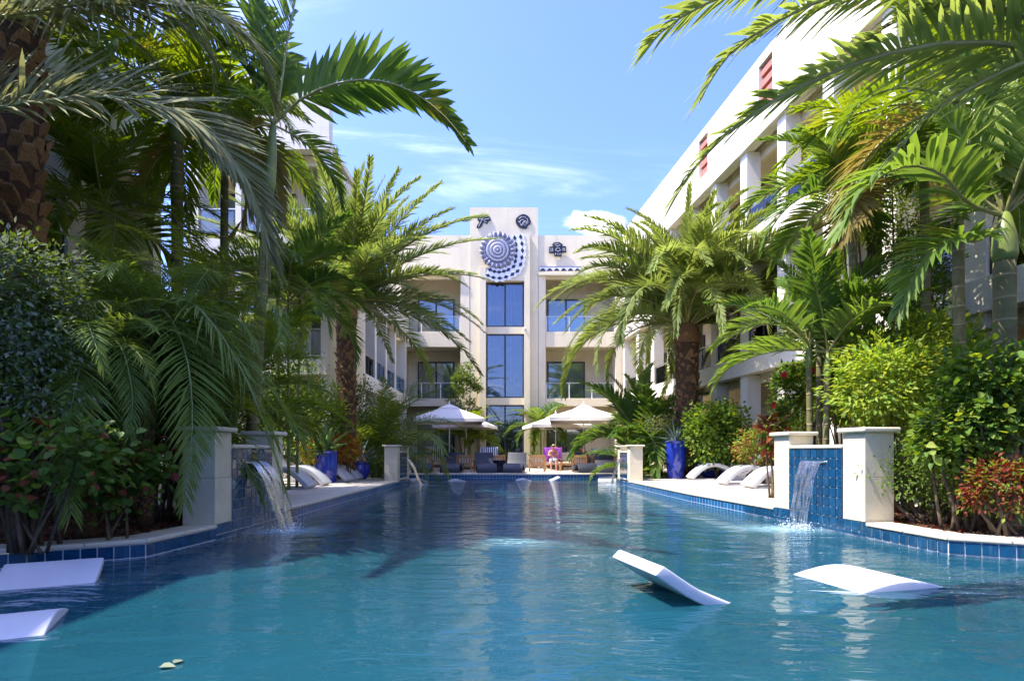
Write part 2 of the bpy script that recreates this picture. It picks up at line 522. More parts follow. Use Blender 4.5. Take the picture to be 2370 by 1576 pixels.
# ------------------------------------------------------------------ pool, ground, decks
WATER_Z, FLOOR_Z = -0.237, -0.78
OUT = [(-9.0, -3.0), (-9.0, 3.78), (-4.30, 6.68), (-4.17, 8.0), (-4.08, 20.2), (-4.06, 22.5), (-5.3, 22.9), (-5.3, 26.9),
       (5.3, 26.9), (5.3, 22.9), (4.17, 22.5), (4.19, 20.2), (4.45, 14.3), (5.14, 8.24), (5.29, 6.90), (9.5, 4.45), (9.5, -3.0)]
NOUT = len(OUT)
FOUNT = [   # fountain walls: centre of the pool face, angle of the run
    (-4.1615, 9.15, -math.atan2(0.09, 12.2)), (5.0045, 9.43, math.pi + math.atan2(0.69, 6.06)), (-4.07, 21.35, 0.0), (4.18, 21.35, math.pi)]
IMPACT = [(-3.62, 9.10, 0.85, 1.3), (4.45, 9.35, 0.9, 1.3), (-3.35, 21.4, 0.9, 1.25), (3.6, 21.4, 0.9, 1.25), (0.05, 8.0, 0.85, 0.6)]

def water_material():
    t = NT('pool water')
    p = t.pos()
    foam = None; rip = None
    sp = t.new('ShaderNodeSeparateXYZ'); t.link(p, sp.inputs[0])
    for (ix, iy, r, wt) in IMPACT:
        dx = t.math('SUBTRACT', sp.outputs[0], ix)
        dy = t.math('MULTIPLY', t.math('SUBTRACT', sp.outputs[1], iy), 1.5)
        d = t.math('SQRT', t.math('ADD', t.math('MULTIPLY', dx, dx), t.math('MULTIPLY', dy, dy)))
        m = t.maprange(d, 0.0, r * 1.5, 1, 0)
        m = t.math('MULTIPLY', t.math('MULTIPLY', m, m), wt)
        foam = m if foam is None else t.math('MAXIMUM', foam, m)
        w = t.math('MULTIPLY', t.math('SINE', t.math('MULTIPLY', d, 17.0)), t.maprange(d, 0.2, 4.5, 1, 0))
        rip = w if rip is None else t.math('ADD', rip, w)
    n1 = t.noise(p, 1.5, 3, 0.5, 0.6, stretch=(0.75, 1.5, 1))
    n2 = t.noise(p, 5.5, 3, 0.55, 0.9, stretch=(0.7, 1.6, 1))
    n3 = t.noise(p, 16, 2, 0.5)
    h = t.math('ADD', t.math('MULTIPLY', n1, 1.0), t.math('MULTIPLY', t.math('MULTIPLY', n2, t.maprange(t.noise(p, 0.35, 2), 0.35, 0.65, 0.25, 1.3)), 0.24))
    h = t.math('ADD', h, t.math('MULTIPLY', rip, 0.03))
    h = t.math('ADD', h, t.math('MULTIPLY', t.math('MULTIPLY', n3, foam), 0.9))
    nrm = t.bump(h, 1.0, 0.038)
    fr = t.new('ShaderNodeFresnel'); fr.inputs['IOR'].default_value = 1.333
    t.link(nrm, fr.inputs['Normal'])
    gl = t.new('ShaderNodeBsdfGlossy'); gl.inputs['Roughness'].default_value = 0.015
    gl.inputs['Color'].default_value = (0.95, 0.98, 1, 1)
    t.link(nrm, gl.inputs['Normal'])
    tr = t.new('ShaderNodeBsdfTransparent'); tr.inputs[0].default_value = (0.42, 0.80, 0.86, 1)
    df = t.new('ShaderNodeBsdfDiffuse')
    fm = t.math('MULTIPLY', foam, t.maprange(t.noise(p, 13, 5, 0.65, 1.0, stretch=(0.6, 1.4, 1)), 0.36, 0.64))
    t.link(t.mixc(t.math('MULTIPLY', fm, 1.4, clamp=True), (0.011, 0.074, 0.104), (0.36, 0.62, 0.66)), df.inputs['Color'])
    body = t.new('ShaderNodeMixShader')
    t.link(t.math('ADD', t.math('MULTIPLY', fm, 0.9), 0.74, clamp=True), body.inputs[0])
    t.link(tr.outputs[0], body.inputs[1]); t.link(df.outputs[0], body.inputs[2])
    mx = t.new('ShaderNodeMixShader')
    t.link(fr.outputs[0], mx.inputs[0])
    t.link(body.outputs[0], mx.inputs[1]); t.link(gl.outputs[0], mx.inputs[2])
    t.link(mx.outputs[0], t.out.inputs[0])
    return t.mat
M['water'] = water_material()
M['plaster'] = m_plain('blue pool plaster', (0.015, 0.10, 0.135), 0.7, 0.2, 1.2)

def poly_mesh(name, pts, z, mat):
    bm = bmesh.new()
    vs = [bm.verts.new((x, y, z)) for x, y in pts]
    f = bm.faces.new(vs)
    bmesh.ops.triangulate(bm, faces=[f])
    bmesh.ops.recalc_face_normals(bm, faces=bm.faces)
    if bm.faces[:][0].normal.z < 0: bmesh.ops.reverse_faces(bm, faces=bm.faces)
    me = bpy.data.meshes.new(name); bm.to_mesh(me); bm.free()
    me.materials.append(mat)
    return me

tag(obj('water', poly_mesh('water', OUT, WATER_Z, M['water'])), kind='structure')

# basin: floor and plain walls under the tile band
mb = MB()
for i in range(NOUT):
    a, b = OUT[i], OUT[(i + 1) % NOUT]
    mb.add([(*a, FLOOR_Z), (*b, FLOOR_Z), (*b, -0.055), (*a, -0.055)], [(0, 1, 2, 3)])
basin = mb.build('pool_basin', M['grout'])
tag(basin, kind='structure')
obj('floor', poly_mesh('floor', OUT, FLOOR_Z, M['plaster']), basin)

# ground sheet with the pool cut out of it
bm = bmesh.new()
def loop(pts, z):
    vs = [bm.verts.new((x, y, z)) for x, y in pts]
    return [bm.edges.new((vs[i], vs[(i + 1) % len(vs)])) for i in range(len(vs))]
ed = loop([(-300, -120), (300, -120), (300, 400), (-300, 400)], -0.035) + loop(OUT, -0.035)
bmesh.ops.triangle_fill(bm, edges=ed, use_beauty=True)
bmesh.ops.recalc_face_normals(bm, faces=bm.faces)
me = bpy.data.meshes.new('ground'); bm.to_mesh(me); bm.free(); me.materials.append(M['soil'])
tag(obj('ground', me), kind='structure')

# coping stones (outward mitred strip along the outline)
def offset_out(w):
    res = []
    for i in range(NOUT):
        p0, p1, p2 = Vector(OUT[i - 1]), Vector(OUT[i]), Vector(OUT[(i + 1) % NOUT])
        d1, d2 = (p1 - p0).normalized(), (p2 - p1).normalized()
        n1, n2 = Vector((-d1.y, d1.x)), Vector((-d2.y, d2.x))
        n = (n1 + n2).normalized()
        res.append(p1 + n * (w / max(0.35, n.dot(n1))))
    return res
OUTW, OUTI = offset_out(0.40), offset_out(-0.03)
cop = tag(MB().box(-0.1, 0.1, -3.3, -3.1, -0.2, -0.1).build('pool_coping', M['stone']), kind='structure')
def coping_seg(i, t0=0.0, t1=1.0, step=0.62):
    a0, a1 = OUTI[i], OUTI[(i + 1) % NOUT]
    b0, b1 = OUTW[i], OUTW[(i + 1) % NOUT]
    L = (a1 - a0).length * (t1 - t0)
    n = max(1, round(L / step))
    for k in range(n):
        s0, s1 = t0 + (t1 - t0) * k / n, t0 + (t1 - t0) * (k + 1) / n
        g = 0.0018 / max(L / n, 0.1) * (t1 - t0) / n * 1.0
        s0 += g; s1 -= g
        q = [a0.lerp(a1, s0), a0.lerp(a1, s1), b0.lerp(b1, s1), b0.lerp(b1, s0)]
        c = sum(q, Vector((0, 0))) / 4
        dz = random.uniform(-0.0015, 0.0015)
        MB().prism([(p.x - c.x, p.y - c.y) for p in q], -0.055, 0.0 + dz, axis='z').build(
            'coping_stone', M['coping'], cop, (c.x, c.y, 0.004), bevel=0.016, seg=3)
for i in (1, 2, 7, 12, 13, 14):
    coping_seg(i, *{1: (0.25, 1.0), 12: (0.0, 0.613), 14: (0, 0.75)}.get(i, (0.0, 1.0)))
coping_seg(3, 0.187, 1.0)
for i in (5, 6, 8, 9): coping_seg(i, step=1.2)
coping_seg(11, step=1.0)

# waterline tiles: single tiles near the camera, patterned band farther off
TS = 0.152
tile_me = MB().box(-0.0700, 0.0700, -0.012, 0.0, -0.0700, 0.0700).mesh('tile', M['tile'], bevel=0.003, seg=1)
def tile_run(parent, a, b, ztop, rows, jitter=0.0):
    """glazed tiles on the wall from a to b (2-D), facing the left of a->b is outside, pool on the right"""
    a, b = Vector(a), Vector(b)
    d = (b - a); L = d.length; d.normalize()
    n = max(1, round(L / TS)); s = L / n
    ang = math.atan2(d.y, d.x)
    for r in range(rows):
        for k in range(n):
            p = a + d * (k + 0.5) * s
            obj('tile', tile_me, parent, (p.x, p.y, ztop - TS * (r + 0.5)),
                (random.uniform(-.008, .008), 0, ang + random.uniform(-.012, .012)), (s / TS, 1, 1))
def far_band(a, b, z0, z1, parent):
    a, b = Vector((*a, 0)), Vector((*b, 0))
    d = (b - a); L = d.length; d.normalize()
    nrm = d.cross(Vector((0, 0, 1)))
    o = obj('tile_band', MB().add([(0, 0, 0.004), (L, 0, 0.004), (L, z1 - z0, 0.004), (0, z1 - z0, 0.004)], [(0, 1, 2, 3)]).mesh('tile_band', M['tilewall']), parent)
    o.matrix_local = Matrix(((d.x, 0, nrm.x, a.x), (d.y, 0, nrm.y, a.y), (0, 1, 0, z0), (0, 0, 0, 1)))
    tag(o, kind='stuff')
    return o
L2, L3 = Vector(OUT[2]), Vector(OUT[3])
tile_run(basin, Vector(OUT[2]) + (Vector(OUT[1]) - Vector(OUT[2])).normalized() * 2.3, OUT[2], -0.055, 2)
tile_run(basin, OUT[2], OUT[3], -0.055, 2)
def on(i, y):
    a, b = Vector(OUT[i]), Vector(OUT[(i + 1) % NOUT])
    return a.lerp(b, (y - a.y) / (b.y - a.y))
tile_run(basin, OUT[3], on(3, 10.3), 0.004, 3)
tile_run(basin, on(3, 10.3), on(3, 11.0), -0.055, 2)
tile_run(basin, on(12, 11.6), on(12, 10.58), -0.055, 2)
tile_run(basin, on(12, 10.58), OUT[13], 0.004, 3)
tile_run(basin, OUT[13], OUT[14], -0.055, 2)
tile_run(basin, OUT[14], Vector(OUT[14]) + (Vector(OUT[15]) - Vector(OUT[14])).normalized() * 2.2, -0.055, 2)
for i, (y0, y1) in {3: (11.0, 20.2), 12: (14.3, 11.6)}.items():
    far_band(on(i, y0), on(i, y1), -0.36, -0.056, basin)
for i in (4, 5, 6, 7, 8, 9, 10, 11):
    far_band(OUT[i], OUT[i + 1], -0.36, -0.056, basin)

# decks of travertine pavers
def deck(name, quad):
    m = MB().prism(quad, -0.034, -0.012, axis='z').build(name, M['sand'])
    return tag(m, kind='structure')
dl = deck('deck_left', [(-8.6, 10.55), (-4.46, 10.55), (-4.46, 23.4), (-8.6, 23.4)])
pv = MB().box(-0.296, 0.296, -0.446, 0.446, -0.03, 0.0).mesh('paver', M['paver'], bevel=0.004, seg=1)
for i in range(7):
    for k in range(15):
        y = 10.6 + 0.45 + k * 0.9 - (0.45 if i % 2 else 0)
        if 10.9 < y < 23.1:
            obj('paver', pv, dl, (-4.50 - 0.3 - i * 0.6, y, random.uniform(-0.001, 0.001)), (0, 0, random.choice((0, math.pi))))
def edge_r(y):
    return (4.45 + (5.14 - 4.45) * (14.3 - y) / (14.3 - 8.24)) if y < 14.3 else (4.19 + (4.45 - 4.19) * (20.2 - y) / 5.9)
dr = deck('deck_right', [(edge_r(10.8) + .41, 10.8), (9.2, 10.8), (9.2, 23.4), (4.6, 23.4), (edge_r(14.3) + .41, 14.3)])
for i in range(7):
    for k in range(15):
        y0 = 10.8 + k * 0.9 - (0.45 if i % 2 else 0); y1 = y0 + 0.893
        if y0 < 10.7 or y1 > 23.2: continue
        q = [(edge_r(y) + 0.42 + j * 0.6 + (0.004 if j == i else -0.004), y) for y, j in ((y0, i), (y0, i + 1), (y1, i + 1), (y1, i))]
        c = (sum(p[0] for p in q) / 4, (y0 + y1) / 2)
        MB().prism([(p[0] - c[0], p[1] - c[1]) for p in q], -0.03, 0, axis='z').build('paver', M['paver'], dr, (c[0], c[1], random.uniform(-0.001, 0.001)), bevel=0.004, seg=1)
df = deck('deck_far', [(-10, 27.31), (10, 27.31), (10, 38.0), (-10, 38.0)])
pf = MB().box(-0.59, 0.59, -0.59, 0.59, -0.03, 0.0).mesh('paver', M['paver'], bevel=0.004, seg=1)
for i in range(16):
    for k in range(9):
        obj('paver', pf, df, (-9.0 + i * 1.2, 27.95 + k * 1.2, random.uniform(-0.001, 0.001)))
for (x0, x1, nm) in ((-8.6, -5.72, 'deck_back_left'), (5.72, 9.2, 'deck_back_right')):
    d_ = deck(nm, [(x0, 23.42), (x1, 23.42), (x1, 27.3), (x0, 27.3)])
    MB().box(x0 + .01, x1 - .01, 23.43, 27.29, -0.012, 0.0).build('slab', M['paver'], d_, bevel=0.004, seg=1)

# ------------------------------------------------------------------ fountain walls with falling water
def fountain(x, y, rz, label, sc=1.0, single=True):
    root = thing('waterfall_wall', label, 'fountain wall', (x, y, 0), rz, 'tiled waterfall walls along the pool')
    hw = 0.69
    for s in (-1, 1):
        c = s * (hw + 0.235)
        for (z0, z1) in ((0.0, 0.655 * sc), (0.655 * sc, 1.31 * sc)):
            MB().box(-0.46, -0.002, -0.232, 0.232, 0.0015, z1 - z0 - 0.0015).build('stone_block', M['stone'], root, (0, c, z0), bevel=0.004, seg=1)
        MB().box(-0.53, 0.065, -0.30, 0.30, 0, 0.07).build('cap', M['coping'], root, (0, c, 1.312 * sc), bevel=0.025, seg=3)
        MB().box(-0.46, -0.016, -0.232, 0.232, -0.42, -0.003).build('footing', M['grout'], root, (0, c, 0))
    zt = 1.075 * sc
    MB().box(-0.40, -0.014, -hw + 0.001, hw - 0.001, -0.003, zt).build('panel_core', M['grout'], root)
    MB().box(-0.44, 0.03, -hw + 0.002, hw - 0.002, 0, 0.06).build('panel_cap', M['coping'], root, (0, 0, zt + 0.001), bevel=0.02, seg=3)
    rows = int((zt + 0.05) / TS)
    for r in range(rows):
        for k in range(9):
            obj('tile', tile_me, root, (-0.002, -hw + (k + 0.5) * 2 * hw / 9, zt - 0.004 - TS * (r + 0.5)),
                (random.uniform(-.008, .008), 0, math.pi / 2 + random.uniform(-.012, .012)))
    MB().box(-0.02, 0.035, -0.31, 0.31, 0, 0.028).build('spout', M['steel'], root, (0, 0, 0.845 * sc), bevel=0.004, seg=1)
    return root
FL = ['tall waterfall wall of blue tile and cream pillars beside the hanging palm fronds', 'tall waterfall wall of blue tile and cream pillars before the bright leafy shrubs',
      'small distant waterfall wall left of the dark loungers', 'small distant waterfall wall right of the dark loungers']
for i, (x, y, rz) in enumerate(FOUNT):
    fountain(x, y, rz, FL[i], 1.0 if i < 2 else 0.92)

def sheet_material():
    t = NT('falling water')
    v = t.obj_coord()
    n = t.noise(v, 1.0, 5, 0.6, 0.5, stretch=(4.0, 34, 3.2))
    n2 = t.noise(v, 1.0, 4, 0.6, 0.3, stretch=(10, 70, 9))
    streak = t.maprange(n, 0.44, 0.66)
    tr = t.new('ShaderNodeBsdfTransparent'); tr.inputs[0].default_value = (0.90, 0.96, 0.98, 1)
    gl = t.new('ShaderNodeBsdfGlossy'); gl.inputs['Roughness'].default_value = 0.05
    nb = t.bump(t.math('ADD', n, t.math('MULTIPLY', n2, 0.5)), 1.0, 0.03)
    t.link(nb, gl.inputs['Normal'])
    fr = t.new('ShaderNodeFresnel'); fr.inputs['IOR'].default_value = 1.33; t.link(nb, fr.inputs['Normal'])
    m1 = t.new('ShaderNodeMixShader'); t.link(t.math('ADD', fr.outputs[0], 0.03, clamp=True), m1.inputs[0])
    t.link(tr.outputs[0], m1.inputs[1]); t.link(gl.outputs[0], m1.inputs[2])
    df = t.new('ShaderNodeBsdfDiffuse'); df.inputs[0].default_value = (0.82, 0.88, 0.92, 1)
    tl = t.new('ShaderNodeBsdfTranslucent'); tl.inputs[0].default_value = (0.82, 0.88, 0.92, 1)
    m0 = t.new('ShaderNodeMixShader'); t.link(df.outputs[0], m0.inputs[1]); t.link(tl.outputs[0], m0.inputs[2])
    sp = t.new('ShaderNodeSeparateXYZ'); t.link(v, sp.inputs[0])
    am = t.maprange(sp.outputs[2], 0.85, -0.25, 0.10, 0.34)
    m2 = t.new('ShaderNodeMixShader'); t.link(t.math('MULTIPLY', streak, am), m2.inputs[0])
    t.link(m1.outputs[0], m2.inputs[1]); t.link(m0.outputs[0], m2.inputs[2])
    t.link(m2.outputs[0], t.out.inputs[0])
    return t.mat
M['sheet'] = sheet_material()
def waterfall(x, y, rz, label, strands, reach, sc=1.0):
    root = thing('waterfall', label, 'waterfall', (x, y, 0), rz, 'sheets of water falling from the tiled walls')
    z0 = 0.872 * sc
    for (u0, u1, seed) in strands:
        rnd = random.Random(seed)
        mb = MB(); nu, ns = 14, 22
        ph = [rnd.uniform(0, 6) for _ in range(6)]
        for k in range(ns + 1):
            s = k / ns
            px = 0.036 + reach * s + 0.0
            pz = z0 + 0.004 - (z0 - WATER_Z + 0.012) * (s ** 1.9)
            shrink = 0.10 * s
            for j in range(nu + 1):
                w = j / nu
                uu = u0 + (u1 - u0) * (shrink + w * (1 - 2 * shrink))
                amp = 0.012 * s + 0.004
                off = amp * (math.sin(w * 19 + ph[0] + s * 3) + 0.7 * math.sin(w * 37 + ph[1] - s * 5) + 0.8 * math.sin(s * 17 + ph[2] + w * 8))
                mb.v.append((px + off, uu + 0.4 * off, pz))
        for k in range(ns):
            for j in range(nu):
                a = k * (nu + 1) + j
                mb.f.append((a, a + 1, a + nu + 2, a + nu + 1)); mb.m.append(0)
        mb.build('water_sheet', M['sheet'], root, smooth=True)
    dr_ = MB(); rnd = random.Random(3)          # splash drops where the sheet meets the pool
    for k in range(240):
        u = rnd.uniform(strands[0][0] - .1, strands[-1][1] + .1); a = abs(rnd.gauss(0, 0.06))
        c = (reach + 0.04 + rnd.gauss(0, 0.10), u, WATER_Z + a)
        r = rnd.uniform(0.003, 0.009)
        dr_.add([(c[0] + r, c[1], c[2]), (c[0] - r, c[1] + r, c[2]), (c[0] - r, c[1] - r, c[2]), (c[0], c[1], c[2] + 1.6 * r)], [(0, 1, 3), (1, 2, 3), (2, 0, 3), (0, 2, 1)])
    tag(dr_.build('splash', M['whitewater'], root), kind='stuff')
M['whitewater'] = m_plain('white water drops', (0.8, 0.86, 0.9), 0.2, 0.05, 5)
waterfall(*FOUNT[0], 'narrow white streams falling from tiled wall behind hanging palm frond', [(-0.30, -0.06, 1), (0.0, 0.30, 2)], 0.52)
waterfall(*FOUNT[1], 'wide clear sheet of water falling in front of sunlit blue tiles', [(-0.28, 0.28, 5)], 0.26)
waterfall(*FOUNT[2], 'distant white stream falling from small tiled wall on the left', [(-0.30, 0.26, 7)], 0.62, 0.92)
waterfall(*FOUNT[3], 'distant white stream falling from small tiled wall on the right', [(-0.28, 0.28, 9)], 0.42, 0.92)

# ------------------------------------------------------------------ hotel buildings
Z1, Z1T, Z2, Z2T, Z3, ZP = 4.0, 4.75, 8.4, 9.4, 12.66, 15.5
def window(parent, x0, x1, z0, z1, y, cols=2, curtain='curtain_blue', fw=0.07, transom=None, cdepth=0.22):
    """framed glazing facing -y at depth y: frame bars and one pane per light, curtain behind"""
    fr = MB()
    fr.box(x0, x1, y, y + 0.10, z0, z0 + fw); fr.box(x0, x1, y, y + 0.10, z1 - fw, z1)
    xs = [x0 + (x1 - x0) * i / cols for i in range(cols + 1)]
    for i, x in enumerate(xs):
        xa = x if i == 0 else (x - fw if i == cols else x - fw / 2)
        fr.box(xa, xa + fw, y + 0.002, y + 0.098, z0 + fw + 0.001, z1 - fw - 0.001)
    w = fr.build('window_frame', M['frame'], parent)
    for i in range(cols):
        MB().box(xs[i] + fw * 0.6, xs[i + 1] - fw * 0.6, y + 0.045, y + 0.055, z0 + fw * 0.9, z1 - fw * 0.9).build('pane', M['glass'], w)
    if curtain:
        c = MB(); n = max(12, int((x1 - x0) * 14))
        for i in range(n + 1):
            x = x0 + 0.03 + (x1 - x0 - 0.06) * i / n
            yy = y + cdepth + 0.035 * math.sin(i * 1.9) + 0.012 * math.sin(i * 0.7)
            c.v += [(x, yy, z0 + 0.03), (x, yy, z1 - 0.03)]
        c.f = [(2 * i, 2 * i + 2, 2 * i + 3, 2 * i + 1) for i in range(n)]; c.m = [0] * n
        c.build('curtain', M[curtain], w, smooth=True)
    else:
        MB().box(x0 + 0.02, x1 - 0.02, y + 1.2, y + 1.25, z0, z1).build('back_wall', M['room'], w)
    return w
def railing(parent, x0, x1, z, y, mat='whitepaint', posts=3):
    rl = MB().box(x0, x1, y - 0.03, y + 0.03, z + 1.02, z + 1.07).build('handrail', M['steel'], parent, bevel=0.008, seg=1)
    xs = [x0 + 0.04 + (x1 - x0 - 0.08) * i / (posts - 1) for i in range(posts)]
    for x in xs:
        MB().box(x - 0.03, x + 0.03, y - 0.02, y + 0.02, z, z + 1.018).build('rail_post', M[mat], rl)
    for a, b in zip(xs[:-1], xs[1:]):
        MB().box(a + 0.05, b - 0.05, y - 0.006, y + 0.006, z + 0.06, z + 0.97).build('glass_panel', M['railglass'], rl)

def wing(label, loc, rz, L, cols, wall='stucco_white', cw=0.5, lattice=(), zp=ZP, depth=7.0, doors='frame', rec=2.2, endw=0.35, group='hotel wings round the pool', two=False):
    """three storeys of open balconies between columns; facade faces local -y, runs along local x from 0 to L"""
    root = thing('hotel_wing', label, 'building', loc, rz, group)
    W, T = M[wall], M['stucco_tan']
    Z3, bands, lev = (globals()['Z3'], ((Z1, Z1T), (Z2, Z2T)), (0.05, Z1T, Z2T)) if not two else (Z2, ((Z1, Z1T),), (0.05, Z1T))
    MB().box(0, L, rec, depth, 0, Z3).build('back_wall', M['stucco'], root)
    for nm, x0, x1 in (('end_wall', 0, endw), ('end_wall', L - endw, L)):
        MB().box(x0, x1, 0.02, rec - 0.002, 0.0, Z3 - 0.002).build(nm, W, root)
    for z0, z1 in bands:
        MB().box(-0.02, L + 0.02, -0.10, 0.30, z0, z1).build('balcony_edge', W, root, bevel=0.01, seg=1)
        MB().box(endw + .002, L - endw - .002, 0.302, rec - 0.003, z1 - 0.35, z1 - 0.05).build('floor_slab', M['stucco'], root)
    MB().box(0.01, L - 0.01, 0.302, depth, Z3 + 0.25, Z3 + 0.5).build('roof_slab', M['stucco'], root)
    # roof beam and parapet, with openings where slatted screens sit
    beam = MB(); x = -0.02
    lat = sorted(lattice)
    beam.box(-0.02, L + 0.02, -0.12, 0.30, Z3, Z3 + 0.75)
    for (a, b) in lat:
        beam.box(x, a, -0.12, 0.30, Z3 + 0.751, zp - 0.35); x = b
    beam.box(x, L + 0.02, -0.12, 0.30, Z3 + 0.751, zp - 0.35)
    beam.box(-0.02, L + 0.02, -0.12, 0.30, zp - 0.349, zp)
    beam.build('parapet', W, root)
    for (a, b) in lat:
        z = Z3 + 0.86
        MB().box(a, b, 0.2, 0.24, Z3 + 0.752, zp - 0.351).build('screen_back', M['stucco_tan'], root)
        while z < zp - 0.55:
            MB().box(a + 0.01, b - 0.01, -0.03, 0.08, z, z + 0.26).build('slat', M['terracotta'], root, bevel=0.01, seg=1)
            z += 0.42
    for cx in cols:
        MB().box(cx - cw / 2, cx + cw / 2, 0.03, 0.60, 0.0, Z1 - 0.002).build('column', W, root)
        MB().box(cx - cw / 2, cx + cw / 2, 0.03, 0.60, Z1T + 0.002, Z2 - 0.002).build('column', W, root)
        if not two: MB().box(cx - cw / 2, cx + cw / 2, 0.03, 0.60, Z2T + 0.002, Z3 - 0.002).build('column', W, root)
    # lintel lip behind the beam, as on the photo
    for z1 in sorted({Z3, Z2, Z1}):
        MB().box(endw + .003, L - endw - .003, 0.605, 0.75, z1 - 0.30, z1 + 0.1).build('lintel', M['stucco_tan'] if False else M['stucco'], root)
    edges = [0.0] + sorted(cols) + [L]
    for a, b in zip(edges[:-1], edges[1:]):
        a += cw / 2 + 0.02; b -= cw / 2 + 0.02
        if b - a < 1.2: continue
        for z in lev:
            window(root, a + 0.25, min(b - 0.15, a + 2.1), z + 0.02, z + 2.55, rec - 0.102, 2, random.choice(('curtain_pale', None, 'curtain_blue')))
            if z > 1: railing(root, a, b, z + 0.003, 0.12, 'frame', 2 if b - a < 2 else 3)
    return root

rdir = Vector((0.107, -1.0)).normalized()
rz_r = math.atan2(rdir.y, rdir.x)
y_far = 37.9
x_far = 9.48 - 0.107 * (y_far - 18.26)
k = math.hypot(0.107, 1)
colsR = [(y_far - yy) * k for yy in (35.0, 32.4, 29.9, 27.4, 24.85, 22.3, 19.75, 17.3, 14.9, 12.45, 10.0, 7.5, 5.0)]
latR = [((y_far - a) * k, (y_far - b) * k) for a, b in ((26.0, 25.1), (20.95, 20.05), (16.0, 15.1))]
wing('long sunlit white hotel wing with columns and terracotta slats on the right', (x_far, y_far, 0), rz_r, 36.0 * k, colsR, 'stucco_white', lattice=latR)
wing('shaded white hotel wing behind the thick brown palm trunk at left edge', (-9.6, -3.0, 0), R(90), 18.6, [2.6, 5.2, 7.8, 10.4, 13.0, 15.6], 'stucco_white', zp=Z2T + 1.0, two=True)  # unseen near end run on past the camera to shade the left bed
wing('pale hotel block facing the pool end with thin posts behind left date palm', (-12.5, 22.0, 0), 0, 5.45, [1.9, 3.6], 'stucco_white', cw=0.22, depth=5.0)
wing('narrow shaded hotel side wing running back towards the striped tower', (-7.03, 27.01, 0), R(90), 11.0, [2.5, 5.0, 7.5], 'stucco_white', cw=0.4, zp=Z2T + 1.0, two=True)

# central building with the tower
YC = 38.1
def X(px): return PX(px, YC)
def Z(py): return PZ(py, YC)
cb = thing('hotel_building', 'cream hotel front with tall tower facing the end of the pool', 'building', (0, YC, 0))
W = M['stucco']
zr = Z(545)
TX0, TX1 = X(1088), X(1245)
MB().box(X(905), X(1465), 2.6, 9.0, 0, zr - 0.8).build('back_wall', W, cb)
floors = [(0.0, Z(940)), (Z(922), Z(803)), (Z(768), Z(644.5))]
for side, (a, b, ra, rb) in (('l', (X(900), TX0 - .002, X(928), X(1066))), ('r', (TX1 + .002, X(1470), X(1263), X(1425)))):
    wl_ = MB()
    wl_.box(a, b, 0, 0.35, floors[2][1], zr)                      # parapet above top recess
    wl_.box(a, ra, 0, 0.35, 0, floors[2][1] - .001); wl_.box(rb, b, 0, 0.35, 0, floors[2][1] - .001)
    wl_.build('wall', W, cb)
    MB().box(a, b, 0.351, 2.598, zr - 0.9, zr - 0.6).build('roof_slab', W, cb)
    for (z0, z1), (n0, n1) in zip(floors[:-1], floors[1:]):
        MB().box(ra + .001, rb - .001, -0.04, 0.36, z1, n0).build('balcony_edge', W, cb, bevel=0.012, seg=1)
        MB().box(ra + .001, rb - .001, 0.362, 2.597, z1 + 0.15, n0 - 0.02).build('floor_slab', W, cb)
    MB().box(ra - 0.25, ra - .002, 0.351, 2.597, 0, zr - .91).build('side_wall', W, cb)
    MB().box(rb + .002, rb + 0.25, 0.351, 2.597, 0, zr - .91).build('side_wall', W, cb)
    for fi, (z0, z1) in enumerate(floors):
        wx0, wx1 = (X(953), X(1043)) if side == 'l' else (X(1272), X(1365))
        window(cb, wx0, wx1, z0 + 0.02, z0 + (2.85 if fi else 3.1), 2.49, 2, ('curtain_pale' if fi == 2 else (None if fi else 'curtain_blue')), 0.10)
        if fi:
            railing(cb, ra + 0.02, rb - 0.02, z0, 0.12, 'whitepaint', 4)
# projecting pilasters beside the tower
for a, b in ((X(1066.3), X(1087)), (X(1246), X(1262.5))):
    MB().box(a, b, -0.12, -0.002, 0, floors[2][1] + 0.3).build('pilaster', W, cb, bevel=0.01, seg=1)
MB().box(X(1246), X(1340), -0.30, -0.002, Z(640), Z(633)).build('ledge', W, cb, bevel=0.01, seg=1)
MB().box(X(930), X(1066), -0.30, -0.002, Z(640), Z(633)).build('ledge', W, cb, bevel=0.01, seg=1)
ztw = Z(482)
tw = MB()
tw.box(TX0, TX1, -0.10, 2.59, Z(654), ztw)
wx0, wx1 = X(1125), X(1213)
tw.box(TX0, wx0, -0.10, 0.5, 0, Z(654) - .001); tw.box(wx1, TX1, -0.10, 0.5, 0, Z(654) - .001)
for py0, py1 in ((773, 757), (937, 921)):
    tw.box(wx0 + .001, wx1 - .001, -0.06, 0.5, Z(py0), Z(py1))
tw.build('tower', W, cb)
bay = MB()
bay.box(X(1111), wx0 - .002, -0.42, -0.102, 0, Z(623)); bay.box(wx1 + .002, X(1226), -0.42, -0.102, 0, Z(548))
bay.box(wx0 - .001, wx1 + .001, -0.40, -0.102, Z(654), Z(623))
bay.build('tower_bay', W, cb)
window(cb, wx0 + .01, wx1 - .01, Z(757) + .004, Z(654) - .004, 0.02, 2, 'curtain_blue', 0.09)
window(cb, wx0 + .01, wx1 - .01, Z(921) + .004, Z(773) - .004, 0.02, 2, 'curtain_blue', 0.09)
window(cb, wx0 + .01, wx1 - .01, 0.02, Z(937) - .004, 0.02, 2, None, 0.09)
MB().lathe([(0.05, 0), (0.07, 0.05), (0.05, 0.12), (0.0, 0.14)], 10).build('lamp', M['whitepaint'], cb, (X(1214), -0.45, Z(766)))

